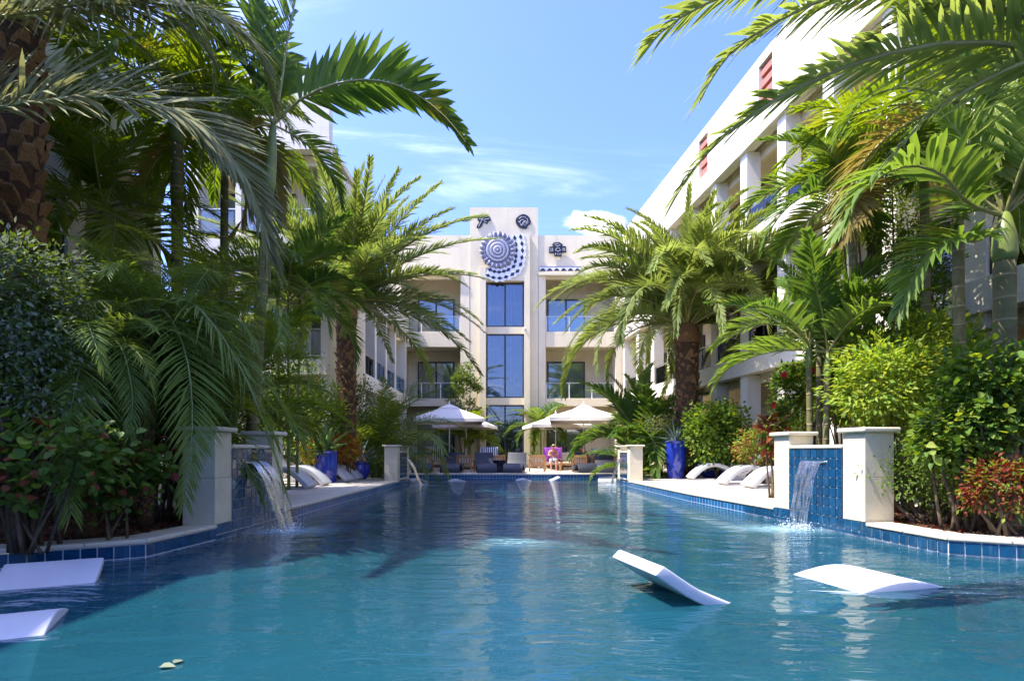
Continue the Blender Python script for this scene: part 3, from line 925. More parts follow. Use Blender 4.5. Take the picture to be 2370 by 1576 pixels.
# ornaments on the tower
M['orn_black'] = m_plain('black enamel', (0.012, 0.012, 0.018), 0.35, 0.2, 8)
M['orn_white'] = m_plain('white enamel', (0.75, 0.73, 0.76), 0.4, 0.06, 8)
M['orn_blue'] = m_plain('lavender grey ceramic', (0.30, 0.30, 0.35), 0.5, 0.15, 3)
M['orn_slate'] = m_plain('slate blue line', (0.09, 0.10, 0.17), 0.5, 0.15, 3)
M['orn_grey'] = m_plain('pale grey line', (0.42, 0.42, 0.44), 0.5, 0.1, 5)
YO = YC - 0.47
def O(px, py): return (PX(px, YO), PZ(py, YO))
ros = thing('rosette_relief', 'large round ruffled lavender rosette with rings mounted on the tower', 'wall relief', (*[O(1152, 580)[0], YO], O(1152, 580)[1]))
R0 = 1.22
nf = 22
ruf = MB(); N = nf * 8
for i in range(N):
    a = 2 * math.pi * i / N
    wv = math.sin(a * nf)
    for r, yy in ((R0 * 0.62, -0.02), (R0 * 0.80, -0.03 - 0.05 * wv), (R0 * (0.98 + 0.035 * math.cos(a * nf) + 0.02 * math.sin(5 * a)), -0.03 - 0.11 * wv)):
        ruf.v.append((r * math.cos(a), yy, r * math.sin(a)))
    for r, yy in ((R0 * 0.95, 0.04),):
        ruf.v.append((r * math.cos(a), yy, r * math.sin(a)))
for i in range(N):
    j = (i + 1) % N
    for q in range(3):
        ruf.f.append((4 * i + q, 4 * j + q, 4 * j + q + 1, 4 * i + q + 1)); ruf.m.append(0)
ruf.build('ruffle', M['orn_blue'], ros, smooth=True)
for i in range(nf):
    a = 2 * math.pi * (i + 0.25) / nf
    a2 = 2 * math.pi * (i + 0.78) / nf
    p = lambda r, y: (r * math.cos(a2), y, r * math.sin(a2))
    MB().bar(p(R0 * 0.76, -0.055), p(R0 * 0.94, -0.07), 0.045, 0.03).build('pleat', M['orn_slate'], ros)
prev = 0
for (r0, r1, h, mt) in ((0.0, 0.07, .13, 'orn_blue'), (0.07, 0.12, .09, 'orn_slate'), (0.12, 0.26, .12, 'orn_blue'), (0.26, 0.30, .09, 'orn_slate'), (0.30, 0.45, .11, 'orn_blue'),
                        (0.45, 0.49, .08, 'orn_slate'), (0.49, 0.63, .10, 'orn_blue'), (0.63, 0.68, .06, 'orn_slate')):
    m = MB(); n = 48; r0 *= R0; r1 *= R0; r1 -= 0.0015
    for k_ in range(n):
        a = 2 * math.pi * k_ / n; c, s = math.cos(a), math.sin(a)
        m.v += [(r0 * c, -h + .015, r0 * s), ((r0 + r1) / 2 * c, -h, (r0 + r1) / 2 * s), (r1 * c, -h + .015, r1 * s), (r1 * c, 0.03, r1 * s)]
    for k_ in range(n):
        j = (k_ + 1) % n
        for q in range(3): m.f.append((4 * k_ + q, 4 * j + q, 4 * j + q + 1, 4 * k_ + q + 1)); m.m.append(0)
    m.build('ring', M[mt], ros, smooth=True)

rib = thing('diamond_band', 'white band with black diamonds curving round the rosette on the tower', 'wall relief', (PX(1152, YO), YO + .06, PZ(580, YO)))
def rel(px, py):
    return (PX(px, YO) - PX(1152, YO), PZ(py, YO) - PZ(580, YO))
cl_ = [(1196, 548), (1200, 565), (1202, 581), (1201, 598), (1199, 613), (1193, 628), (1180, 636), (1166, 641), (1152, 643), (1138, 640), (1127, 634)]
cl_ = [Vector(rel(p_[0], p_[1] - 6)) for p_ in cl_]
def band_pt(t):
    f = t * (len(cl_) - 1); i = min(int(f), len(cl_) - 2)
    p = cl_[i].lerp(cl_[i + 1], f - i)
    d = (cl_[min(i + 2, len(cl_) - 1)] - cl_[max(i - 1, 0)]).normalized()
    return p, Vector((d.y, -d.x))
m = MB(); n = 26
for i in range(n + 1):
    p, nn = band_pt(i / n)
    w = 0.42 + (0.06 if i % 2 else -0.03)
    for s in (-1, 1):
        q = p + nn * (w * s)
        m.v += [(q.x, -0.05, q.y), (q.x, 0.0, q.y)]
for i in range(n):
    a, b = 4 * i, 4 * i + 4
    m.f += [(a, b, b + 2, a + 2), (a, a + 1, b + 1, b), (a + 2, b + 2, b + 3, a + 3)]; m.m += [0, 0, 0]
m.build('band', M['orn_white'], rib)
for i in range(11):
    p, nn = band_pt((i + 0.5) / 11)
    dd = Vector((-nn.y, nn.x))
    for row in (-0.5, 0.45):
        c = p + nn * (row * 0.42)
        q = [c + dd * 0.19, c + nn * 0.12, c - dd * 0.19, c - nn * 0.12]
        MB().prism([(v.x, v.y) for v in q], -0.066, -0.052).build('diamond', M['orn_black'], rib)

def plaque(name, label, outline, lines, c, depth=0.07):
    o = thing(name, label, 'wall relief', (*[PX(c[0], YC - .11), YC - 0.11], PZ(c[1], YC - .11)))
    k_ = YC / F
    MB().prism([(x * k_, -y * k_) for x, y in outline], -depth, 0.0).build('plate', M['orn_black'], o, bevel=0.012, seg=1)
    for ln in lines:
        pts = [(x * k_, -depth - 0.006, -y * k_) for x, y in ln]
        MB().tube(pts, 0.022, 6).build('line', M['orn_grey'], o)
    return o
def blob(pts, n=6):
    out = []
    N_ = len(pts)
    for i in range(N_):
        p0, p1, p2, p3 = (Vector(pts[(i + j - 1) % N_]) for j in range(4))
        for s in range(n):
            t = s / n
            out.append(tuple(0.5 * ((2 * p1) + (-p0 + p2) * t + (2 * p0 - 5 * p1 + 4 * p2 - p3) * t * t + (-p0 + 3 * p1 - 3 * p2 + p3) * t ** 3)))
    return out
plaque('butterfly_ornament', 'small black winged cross shaped ornament at tower top left', blob([(0, -17), (4, -8), (14, -11), (19, -3), (13, 2), (10, 7), (2, 3), (-2, 12), (-9, 17), (-14, 14), (-8, 3), (-12, -3), (-9, -9), (-3, -9)]),
       [[(0, -14), (-1, -3), (-9, 14)], [(-8, -4), (3, -2), (16, -5)], [(3, 1), (9, 4)]], (1117, 512))
plaque('round_ornament', 'rounded black medallion with pale scratched swirls at tower top right', blob([(-3, -17), (8, -15), (15, -8), (17, 3), (11, 9), (7, 16), (-3, 15), (-12, 10), (-17, 2), (-16, -8)]),
       [[(-10, -6), (-4, -11), (4, -10), (10, -5), (11, 3), (6, 7)], [(-10, 2), (-5, -3), (0, -5), (2, 0), (-2, 4)], [(-6, 9), (0, 5), (5, 10)], [(4, -2), (8, 0), (6, 4), (3, 2), (4, -2)], [(-12, -1), (-7, 4), (-2, 10)]], (1211, 514))
plaque('bird_ornament', 'black cross shaped bird ornament on parapet right of the tower', [(-9, -16), (3, -17), (12, -11), (10, -8), (19, -7), (20, 7), (9, 8), (9, 16), (-8, 16), (-9, 9), (-20, 9), (-20, -6), (-11, -7), (-13, -12)],
       [[(-8, -11), (0, -13), (6, -9), (0, -7), (-6, -9)], [(-16, -3), (-16, 6)], [(-12, -3), (-12, 5)], [(16, -3), (16, 4)], [(12, -3), (12, 4)], [(-5, 9), (-5, 13)], [(0, 9), (0, 13)], [(5, 9), (5, 13)], [(-6, 2), (-2, -3), (3, -3), (6, 2), (0, 5), (-6, 2)]], (1291, 578))
zg = thing('tile_frieze', 'white frieze with black stepped triangles above right balcony', 'frieze', (X(1249), YC - 0.02, Z(629)))
fx = X(1345) - X(1249)
MB().box(0, fx, -0.05, 0.018, 0, 0.36).build('band', M['orn_white'], zg)
MB().box(0, fx, -0.06, -0.051, 0.30, 0.34).build('line', M['orn_black'], zg)
nt = 6
for i in range(nt):
    c = fx * (i + 0.45) / nt
    for w, z0 in ((0.20, 0.02), (0.14, 0.08), (0.07, 0.14)):
        MB().box(c - w, c + w, -0.065, -0.051, z0, z0 + 0.058).build('step', M['orn_black'], zg)

# ------------------------------------------------------------------ palms
UPV = Vector((0, 0, 1))
def catmull(pts, n):
    out = []
    P = [Vector(p) for p in pts]
    P = [P[0] * 2 - P[1]] + P + [P[-1] * 2 - P[-2]]
    segs = len(P) - 3
    for k_ in range(n + 1):
        f = segs * k_ / n; i = min(int(f), segs - 1); t = f - i
        p0, p1, p2, p3 = P[i:i + 4]
        out.append(0.5 * ((2 * p1) + (-p0 + p2) * t + (2 * p0 - 5 * p1 + 4 * p2 - p3) * t * t + (-p0 + 3 * p1 - 3 * p2 + p3) * t ** 3))
    return out
KIND = {   # pairs, leaflet length (fraction of rachis), width, V angle, leaflet droop, start, base/tip angle, mats, rib radius, plane jitter
    'date':  dict(n=118, ll=0.150, lw=0.0082, v=28, g=0.10, s0=0.10, ph=(58, 24), m=('date', 'rachis_y'), r=0.0068, jit=16, fold=False),
    'dgrey': dict(n=150, ll=0.27, lw=0.0092, v=20, g=0.30, s0=0.10, ph=(66, 26), m=('date_grey', 'rachis'), r=0.0080, jit=9, fold=False),
    'dlong': dict(n=150, ll=0.20, lw=0.0070, v=24, g=0.22, s0=0.12, ph=(58, 24), m=('date', 'rachis_y'), r=0.0068, jit=15, fold=False),
    'areca': dict(n=42, ll=0.31, lw=0.0275, v=34, g=0.24, s0=0.15, ph=(62, 24), m=('areca', 'rachis_y'), r=0.0095, jit=8, fold=True),
    'adark': dict(n=44, ll=0.31, lw=0.0200, v=30, g=0.30, s0=0.15, ph=(62, 24), m=('areca_dark', 'rachis'), r=0.0090, jit=9, fold=True),
    'pygmy': dict(n=74, ll=0.23, lw=0.0070, v=16, g=0.30, s0=0.10, ph=(66, 30), m=('pygmy', 'rachis'), r=0.0055, jit=10, fold=False),
}
def frond_mesh(pts, kind, seed=0, roll=0.0, mats=None, ll=None, g=None, lw=None):
    """one leaf: tapering rib along pts with leaflets on both sides, in the frame of pts"""
    K = KIND[kind]; rnd = random.Random(seed)
    rib = catmull(pts, 26) if len(pts) < 20 else [Vector(p) for p in pts]
    L = sum((rib[i + 1] - rib[i]).length for i in range(len(rib) - 1))
    acc = [0.0]
    for i in range(len(rib) - 1): acc.append(acc[-1] + (rib[i + 1] - rib[i]).length / L)
    def at(s):
        for i in range(len(rib) - 1):
            if acc[i + 1] >= s:
                t = (s - acc[i]) / max(1e-6, acc[i + 1] - acc[i])
                a, b = rib[max(0, i - 1)], rib[min(len(rib) - 1, i + 2)]
                return rib[i].lerp(rib[i + 1], t), (b - a).normalized()
        return rib[-1], (rib[-1] - rib[-2]).normalized()
    mb = MB()
    rr = min(K['r'] * L, 0.026)
    mb.tube(rib[::2], [rr * (1.25 - 1.1 * i / (len(rib[::2]) - 1)) for i in range(len(rib[::2]))], 5, 1, caps=False)
    ll_ = (ll or K['ll']) * L; lw = (lw or K['lw']) * L; gg = K['g'] if g is None else g
    side = None
    n = K['n']
    for k_ in range(n):
        s = K['s0'] + (1 - K['s0']) * ((k_ + rnd.uniform(-.2, .2) + .5) / n)
        s = min(s, 0.999)
        p, t = at(s)
        sv = t.cross(UPV)
        if sv.length < 0.25 and side is not None: sv = side
        elif sv.length < 1e-3: sv = Vector((0, 1, 0))
        sv = (sv - t * sv.dot(t)).normalized()
        if side is not None and sv.dot(side) < 0: sv = -sv
        side = sv
        if roll: sv = Matrix.Rotation(roll, 3, t) @ sv
        nv = sv.cross(t).normalized()
        if not roll and nv.z < 0 and abs(nv.z) > 0.3: nv = -nv
        u = (s - K['s0']) / (1 - K['s0'])
        prof = (0.45 + 0.55 * math.sin(math.pi * min(1, u * 1.15 + 0.12) ** 0.8)) if u < .7 else (0.45 + 0.55 * math.sin(math.pi * min(1, u * 1.15 + 0.12) ** 0.8)) * (1 - 0.35 * (u - .7) / .3)
        for sg in (-1, 1):
            if rnd.random() < 0.03: continue
            ph = R(K['ph'][0] + (K['ph'][1] - K['ph'][0]) * u + rnd.uniform(-5, 5))
            va = R(K['v'] + rnd.gauss(0, K['jit']))
            d = t * math.cos(ph) + (sv * (sg * math.cos(va)) + nv * math.sin(va)) * math.sin(ph)
            l = ll_ * prof * rnd.uniform(0.86, 1.08)
            wv = d.cross(nv)
            if wv.length < 1e-3: wv = t
            wv.normalize()
            wv = (wv + nv * rnd.uniform(-.35, .35)).normalized()
            g_ = gg * rnd.uniform(0.6, 1.5)
            q = []
            for f, wf in ((0.0, 0.35), (0.34, 1.0), (0.70, 0.78), (1.0, 0.0)):
                c = p + d * (l * f) - UPV * (g_ * l * f * f)
                q.append((c, wf * lw * 0.5 * (0.75 + 0.4 * prof)))
            vs = []
            if K['fold']:
                fn = wv.cross(d).normalized()
                for c, w in q[:3]:
                    vs += [c - wv * w + fn * (w * 0.35), c, c + wv * w + fn * (w * 0.35)]
                vs.append(q[3][0])
                mb.add(vs, [(0, 1, 4, 3), (1, 2, 5, 4), (3, 4, 7, 6), (4, 5, 8, 7), (6, 7, 9), (7, 8, 9)])
            else:
                for c, w in q[:3]: vs += [c - wv * w, c + wv * w]
                vs.append(q[3][0])
                mb.add(vs, [(0, 1, 3, 2), (2, 3, 5, 4), (4, 5, 6)])
    ms = mats or [M[K['m'][0]], M[K['m'][1]]]
    return mb.mesh('frond', ms, smooth=True)
def arc(L, e0, droop, pw=1.5, n=24, twist=0.0):
    p = Vector((0, 0, 0)); out = [p.copy()]
    for i in range(n):
        s = (i + .5) / n
        a = e0 - droop * s ** pw
        p = p + Vector((math.cos(a), twist * s * s, math.sin(a))) * (L / n)
        out.append(p.copy())
    return out
VAR = {}
def variant(kind, e0, droop, i, mats=None, tagk=''):
    key = (kind, e0, droop, i, tagk)
    if key not in VAR:
        VAR[key] = frond_mesh(arc(1.0, R(e0), R(droop), 1.4, twist=((i % 3) - 1) * 0.22), kind, hash((e0, droop, i)) % 9999, mats=mats)
    return VAR[key]
def crown(root, pos, kind, n, L, elev=(82, -15), droop=(40, 95), seed=0, skip=None, old=0):
    rnd = random.Random(seed)
    for k_ in range(n):
        f = (k_ + 0.5) / n
        az = k_ * 2.39996 + rnd.uniform(-.25, .25) + seed
        if skip and skip(az % (2 * math.pi)): continue
        e = elev[0] + (elev[1] - elev[0]) * f ** (1.15 if kind == 'date' else 0.9) + rnd.uniform(-6, 6)
        dp = droop[0] + (droop[1] - droop[0]) * f
        e = round(e / 12) * 12; dp = round(dp / 20) * 20
        mats = None; tk = ''
        if k_ >= n - old: mats = [M['oldleaf'], M['rachis_y']]; tk = 'old'
        me = variant(kind, e, dp, k_ % 3, mats, tk)
        s = L * (0.72 + 0.36 * min(1, f * 2.2)) * rnd.uniform(0.9, 1.08)
        obj('frond', me, root, pos, (rnd.uniform(-.25, .25), 0, az), s)
boot_me = None
def make_boot():
    mb = MB()      # stub of a cut leaf base: wide below, cut flat and facing out and up
    vs = [(0.0, -.50, 0), (0.0, .50, 0), (0.18, -.42, .35), (0.18, .42, .35), (0.62, -.26, .95), (0.62, .26, .95), (0.50, -.20, 1.10), (0.50, .20, 1.10), (0.0, -.36, 0.75), (0.0, .36, 0.75)]
    mb.add(vs, [(0, 1, 3, 2), (2, 3, 5, 4), (4, 5, 7, 6), (6, 7, 9, 8), (0, 2, 8), (2, 4, 6, 8), (1, 9, 3), (3, 9, 7, 5)])
    return mb.mesh('boot', M['boot'], bevel=0.03, seg=1)
def trunk_obj(root, top, r0, r1, mat, bulge=0.0, n=16, name='trunk', rings=0, bend=(0, 0)):
    top = Vector(top)
    pts, rad = [], []
    m_ = 20
    for i in range(m_ + 1):
        t = i / m_
        b = Vector((bend[0], bend[1], 0)) * math.sin(math.pi * t)
        pts.append(top * t + b)
        rad.append((r0 + (r1 - r0) * t) * (1 + bulge * (1 - t) ** 6) * (1 + (0.02 * math.sin(i * 2.1))))
    return MB().tube(pts, rad, n).build(name, mat, root, smooth=True)
def boots(trunk, top, r0, r1, size, rows, per, z0=0.0, seed=0, flare=1.0):
    global boot_me
    boot_me = boot_me or make_boot()
    rnd = random.Random(seed)
    top = Vector(top)
    N = rows * per
    for i in range(N):
        t = z0 + (1 - z0) * (i + .5) / N
        r = r0 + (r1 - r0) * t
        a = i * 2.39996 + rnd.uniform(-.10, .10)
        p = top * t + Vector((math.cos(a), math.sin(a), 0)) * (r * rnd.uniform(0.88, 0.97))
        s = size * rnd.uniform(0.72, 1.2)
        obj('boot', boot_me, trunk, p + Vector((0, 0, rnd.uniform(-.2, .2) * size - size * .5)), (rnd.uniform(-.2, .2), rnd.uniform(-.2, .25), a + rnd.uniform(-.2, .2)), (s * flare, s * rnd.uniform(.8, 1.2), s))
def hero(root, origin, pts, kind, seed=0, roll=0.0, mats=None, ll=None, g=None, lw=None):
    """a frond along given places, given relative to the palm's own origin"""
    P = [Vector(p) - Vector(origin) for p in pts]
    b = P[0]
    return obj('frond', frond_mesh([p - b for p in P], kind, seed, roll, mats, ll, g, lw), root, b)

# --- the two mid-distance date palms
def date_palm(label, x, y, zc, r, L, n, seed, elev=(86, -28), droop=(25, 85), size=0.2, top_flare=1.12, per=13, rows=17):
    root = thing('date_palm', label, 'palm tree', (x, y, -0.03), 0, 'date palms')
    h = zc + 0.03
    tr = trunk_obj(root, (0, 0, h), r * 0.88, r * 0.98, M['trunk'])
    boots(tr, (0, 0, h), r * 0.88, r * 0.98, size, rows, per, 0.02, seed, 0.55)
    MB().lathe([(r * 0.9, -0.5), (r * top_flare, -0.15), (r * 1.0, 0.25), (r * 0.3, 0.7), (0.02, 0.9)], 16).build('crown_base', M['boot'], root, (0, 0, h), smooth=True)
    crown(root, (0, 0, h + 0.25), 'date', n, L, elev, droop, seed)
    return root
date_palm('date palm with dense dark crown and brown trunk behind the left blue pots', PX(802, 20.8), 20.8, PZ(715, 20.8), 0.36, 5.3, 84, 3, elev=(88, 0), droop=(20, 60), size=0.22)
date_palm('full sunlit date palm with reddish trunk right of the tower', PX(1590, 23.6), 23.6, PZ(775, 23.6), 0.48, 6.3, 120, 11, elev=(90, 24), droop=(55, 120), size=0.26, per=14, rows=15)

# --- near left: thick trunk with boots, crown above the frame
x, y = PX(38, 9.0), 9.0
root = thing('date_palm', 'thick date palm trunk with orange brown boots at left edge', 'palm tree', (x, y, -0.03), 0, 'date palms')
h = 9.6
tr = trunk_obj(root, (0, 0, h), 0.34, 0.35, M['trunk'])
boots(tr, (0, 0, h), 0.34, 0.35, 0.27, 34, 7, 0.02, 5, 0.72)
crown(root, (0, 0, h + .1), 'date', 30, 4.6, (80, -10), (30, 80), 2.2)
org = (x, y, -0.03)
hero(root, org, [U(60, -180, 8.8), U(100, -60, 8.5), U(200, 4, 8.3), U(360, 8, 8.3), U(500, 40, 8.4), U(590, 110, 8.6), U(630, 220, 8.8)], 'dgrey', 31, R(25), ll=0.26, g=0.5)

# palm left of the frame whose grey leaf arches into the picture
ox, oy = -8.7, 7.0
root = thing('date_palm', 'grey green palm whose long arching leaf spans the upper left corner', 'palm tree', (ox, oy, -0.03), 0, 'date palms')
h = 4.9
tr = trunk_obj(root, (0, 0, h), 0.27, 0.28, M['trunk'])
boots(tr, (0, 0, h), 0.27, 0.28, 0.19, 24, 8, 0.02, 6, 0.6)
org = (ox, oy, -0.03)
hero(root, org, [(ox, oy, h), U(-150, 285, 7.0), U(0, 250, 7.1), U(150, 228, 7.2), U(300, 229, 7.3), U(420, 264, 7.4), U(520, 345, 7.5), U(590, 455, 7.6), U(622, 590, 7.7)], 'dgrey', 12, R(42), ll=0.23, g=0.18)
hero(root, org, [(ox, oy, h), U(-260, 200, 7.0), U(-80, 60, 7.3), U(60, 32, 7.5), U(200, 10, 7.7), U(330, 16, 7.9), U(430, 66, 8.0), U(500, 146, 8.2)], 'dgrey', 14, R(20), ll=0.22, g=0.35)
crown(root, (0, 0, h), 'dgrey', 10, 2.6, (70, 0), (40, 80), 1.0, skip=lambda a: a < 1.9 or a > 5.2)

# --- near right: date palm outside the frame whose leaves reach in from the top right
ox, oy = 8.3, 5.9
root = thing('date_palm', 'overhanging date palm with long dark leaves entering at upper right', 'palm tree', (ox, oy, -0.03), 0, 'date palms')
h = 5.2
tr = trunk_obj(root, (0, 0, h), 0.24, 0.26, M['trunk'])
boots(tr, (0, 0, h), 0.24, 0.26, 0.19, 28, 7, 0.02, 8, 0.6)
org = (ox, oy, -0.03)
kw_ = dict(ll=0.125, lw=0.0056)
hero(root, org, [(ox, oy, h), U(2620, 150, 5.4), U(2370, 108, 5.1), U(2190, 100, 4.9), U(2000, 140, 4.7), U(1830, 212, 4.5), U(1700, 295, 4.35), U(1610, 385, 4.25), U(1575, 440, 4.2)], 'dlong', 41, R(15), **kw_)
hero(root, org, [(ox, oy, h + .2), U(2600, -120, 5.6), U(2300, -130, 5.3), U(2060, -120, 5.1), U(1860, -70, 4.9), U(1690, -15, 4.7), U(1570, 45, 4.6), U(1500, 105, 4.5)], 'dlong', 42, R(20), **kw_)
hero(root, org, [(ox, oy, h + .2), U(2600, -40, 5.5), U(2330, -60, 5.1), U(2120, -60, 4.9), U(1930, -10, 4.7), U(1780, 60, 4.5), U(1680, 135, 4.4), U(1620, 230, 4.35)], 'dlong', 43, R(12), **kw_)
hero(root, org, [(ox, oy, h), U(2600, 120, 5.4), U(2420, 130, 5.1), U(2290, 180, 4.9), U(2160, 260, 4.7), U(2060, 370, 4.6)], 'dlong', 44, R(15), **kw_)
hero(root, org, [(ox, oy, h), U(2650, 80, 5.4), U(2440, 60, 5.1), U(2280, 10, 4.9), U(2120, 30, 4.7), U(1990, 100, 4.6)], 'dlong', 45, R(-15), **kw_)
crown(root, (0, 0, h), 'dlong', 10, 3.0, (75, 0), (40, 80), 0.6, skip=lambda a: 1.5 < a < 4.4)

# --- slim palms with ringed stems
def slim_palm(label, base, top, r, kind, n, L, seed, elev=(84, -5), droop=(30, 85), shaft=0.7, heroes=(), old=0, group='slim ringed palms', name='slim_palm', skip=None, bend=(0, 0)):
    bx, by = base
    root = thing(name, label, 'palm tree', (bx, by, -0.03), 0, group)
    tp = Vector((top[0] - bx, top[1] - by, top[2] + 0.03))
    trunk_obj(root, tp, r * 1.08, r * 0.9, M['ringtrunk'], 0.4, 14, bend=bend)
    d = tp.normalized()
    MB().tube([tp - d * 0.02, tp + d * 0.12 * shaft, tp + d * 0.5 * shaft, tp + d * shaft], [r * 0.95, r * 1.08, r * 0.98, r * 0.45], 14).build('crownshaft', M['crownshaft'], root, smooth=True)
    cp = tp + d * shaft * 0.93
    if n: crown(root, cp, kind, n, L, elev, droop, seed, old=old, skip=skip)
    org = (bx, by, -0.03)
    for i, hh in enumerate(heroes):
        pts, kw = hh
        hero(root, org, [Vector(org) + cp] + pts, kind, 60 + i + seed * 7, **kw)
    return root
slim_palm('tall slender ringed palm with one leaf arching over the pool', (PX(572, 10.6), 10.6), (PX(622, 10.8), 10.8, PZ(440, 10.8)), 0.105, 'areca', 9, 1.75, 4,
          elev=(40, -25), droop=(60, 110), shaft=1.35, old=3, skip=lambda a: a < 0.7 or a > 5.6,
          heroes=[([U(690, 235, 10.7), U(760, 200, 10.5), U(830, 186, 10.4), U(900, 192, 10.3), U(970, 222, 10.2), U(1035, 275, 10.1), U(1078, 330, 10.0)], dict(roll=R(-48), ll=0.22, g=0.05)),
                  ([U(652, 190, 10.8), U(664, 100, 10.8), U(682, 10, 10.8), U(705, -80, 10.8)], dict(roll=R(10), ll=0.34)),
                  ([U(600, 210, 10.8), U(540, 120, 10.7), U(470, 60, 10.6), U(390, 60, 10.5)], dict(ll=0.28)),
                  ([U(640, 220, 11.2), U(600, 60, 11.6), U(560, -80, 11.8)], dict(ll=0.28))])
slim_palm('slim ringed palm standing between the left wing and tall slender palm', (PX(412, 12.2), 12.2), (PX(410, 12.2), 12.2, PZ(330, 12.2)), 0.125, 'adark', 21, 3.1, 9, elev=(86, -20), droop=(40, 110), shaft=1.0, old=1)
slim_palm('slim palm with full crown in front of pale block behind slender palm', (PX(515, 14.2), 14.2), (PX(520, 14.2), 14.2, PZ(400, 14.2)), 0.10, 'adark', 20, 3.0, 21, elev=(84, -15), droop=(40, 105), shaft=0.9, old=1)
slim_palm('dark leafy palm behind the left trunk and wing', (PX(250, 11.4), 11.4), (PX(240, 11.4), 11.4, PZ(560, 11.4)), 0.10, 'adark', 17, 2.7, 5, elev=(86, -20), droop=(40, 120))
# right side
slim_palm('slim grey palm with wide leaves in front of right wing columns', (PX(1985, 12.0), 12.0), (PX(1972, 12.0), 12.0, PZ(520, 12.0)), 0.085, 'areca', 16, 2.35, 6, elev=(84, -8), droop=(35, 95), shaft=0.75, old=1)
slim_palm('stout green stemmed palm with arching leaves near the right edge', (PX(2325, 7.6), 7.6), (PX(2325, 7.6), 7.6, PZ(600, 7.6)), 0.138, 'areca', 9, 2.2, 1, elev=(86, 30), droop=(30, 80), shaft=0.62,
          heroes=[([U(2240, 470, 7.5), U(2180, 405, 7.4), U(2100, 385, 7.3), U(2010, 430, 7.2), U(1940, 540, 7.1)], dict(ll=0.30, g=0.35)),
                  ([U(2270, 555, 7.5), U(2200, 560, 7.4), U(2130, 610, 7.3), U(2080, 720, 7.2)], dict(ll=0.32, g=0.3, roll=R(-20))),
                  ([U(2300, 380, 7.6), U(2280, 260, 7.6), U(2230, 130, 7.6)], dict(ll=0.34))])
slim_palm('leaning feathery palm half hidden behind stout green stemmed palm', (PX(2150, 11.5), 11.5), (PX(2140, 11.5), 11.5, PZ(470, 11.5)), 0.09, 'adark', 17, 3.1, 8, elev=(84, 0), droop=(35, 95), old=1)
slim_palm('leafy palm crown high at right between overhanging date leaves', (PX(2225, 9.2), 9.2), (PX(2215, 9.2), 9.2, PZ(330, 9.2)), 0.085, 'adark', 18, 2.6, 25, elev=(80, -10), droop=(35, 100), old=1)
# clump of three stems beside the right waterfall wall
for i, (px, dd, py, L_, sd_, lb) in enumerate(((1872, 11.3, 850, 2.05, 2, 'left stem of bright green palm trio behind right waterfall wall'),
                                     (1896, 11.6, 815, 2.35, 7, 'middle stem of bright green palm trio behind right waterfall wall'),
                                     (1915, 11.2, 870, 1.95, 5, 'right stem of bright green palm trio behind right waterfall wall'))):
    slim_palm(lb, (PX(px + 6 - 6 * i, dd), dd), (PX(px, dd), dd, PZ(py, dd)), 0.062, 'areca', 9, L_, sd_, elev=(86, 8), droop=(25, 75), shaft=0.5, group='bright green palm trio', name='clumping_palm')

# --- clumping feather palms (no clear stem)
def clump(name, label, x, y, z, kind, n, L, seed, elev=(84, 20), droop=(40, 95), cat='palm', group=None, spread=0.25):
    root = thing(name, label, cat, (x, y, -0.03), 0, group)
    rnd = random.Random(seed)
    st = max(3, n // 6)
    for k_ in range(st):
        a = k_ * 2.4 + seed; q = spread * math.sqrt((k_ + .5) / st)
        tp = Vector((q * 1.5 * math.cos(a), q * 1.5 * math.sin(a), z + 0.03 + rnd.uniform(-.25, .25)))
        bs = Vector((q * math.cos(a), q * math.sin(a), 0))
        MB().tube([bs, (bs + tp) / 2, tp], [0.045, 0.038, 0.028], 8).build('stem', M['crownshaft'], root, smooth=True)
        for j in range(6):
            f = (j + .5) / 6
            az = j * 2.39996 + k_ * 1.1 + rnd.uniform(-.3, .3)
            e = round((elev[0] + (elev[1] - elev[0]) * f + rnd.uniform(-6, 6)) / 12) * 12
            dp = round((droop[0] + (droop[1] - droop[0]) * f) / 20) * 20
            obj('frond', variant(kind, e, dp, j % 3), root, tp - Vector((0, 0, 0.08)), (rnd.uniform(-.3, .3), 0, az), L * rnd.uniform(.8, 1.1))
    return root
CP = 'clumping feather palms'
clump('feather_palm', 'feathery palm filling the gap behind left date palm trunk', PX(880, 22.8), 22.8, 0.9, 'pygmy', 24, 4.3, 2, (86, 20), (40, 100), group=CP)
clump('feather_palm', 'small feathery palm right of left date palm trunk by the hedge', PX(925, 24.5), 24.5, 0.5, 'pygmy', 18, 2.3, 5, (80, 10), (50, 110), group=CP)
clump('feather_palm', 'yellow green feathery palm with arching leaves before right balcony', PX(1490, 25.5), 25.5, 1.3, 'areca', 24, 4.2, 8, (84, 15), (40, 110), group=CP)
clump('feather_palm', 'small bright feathery palm beside the far right pillar', PX(1470, 23.4), 23.4, 0.4, 'areca', 18, 2.2, 3, (80, 10), (40, 90), group=CP)
clump('feather_palm', 'bushy feather palm right of sunlit date palm trunk', PX(1690, 22.8), 22.8, 0.8, 'pygmy', 18, 2.8, 4, (80, 10), (50, 110), group=CP)
clump('feather_palm', 'dark feather palm before the left of the glass tower window', PX(1085, 36.3), 36.3, 2.0, 'adark', 18, 3.2, 9, (80, 10), (40, 100), group=CP)
clump('feather_palm', 'small palm before the right of the glass tower window', PX(1255, 36.2), 36.2, 2.6, 'areca', 18, 2.7, 12, (70, 0), (50, 110), group=CP)
clump('feather_palm', 'large shaded feather palm behind left waterfall wall', PX(505, 12.4), 12.4, 1.7, 'adark', 30, 3.3, 6, (86, 15), (40, 105), group=CP)
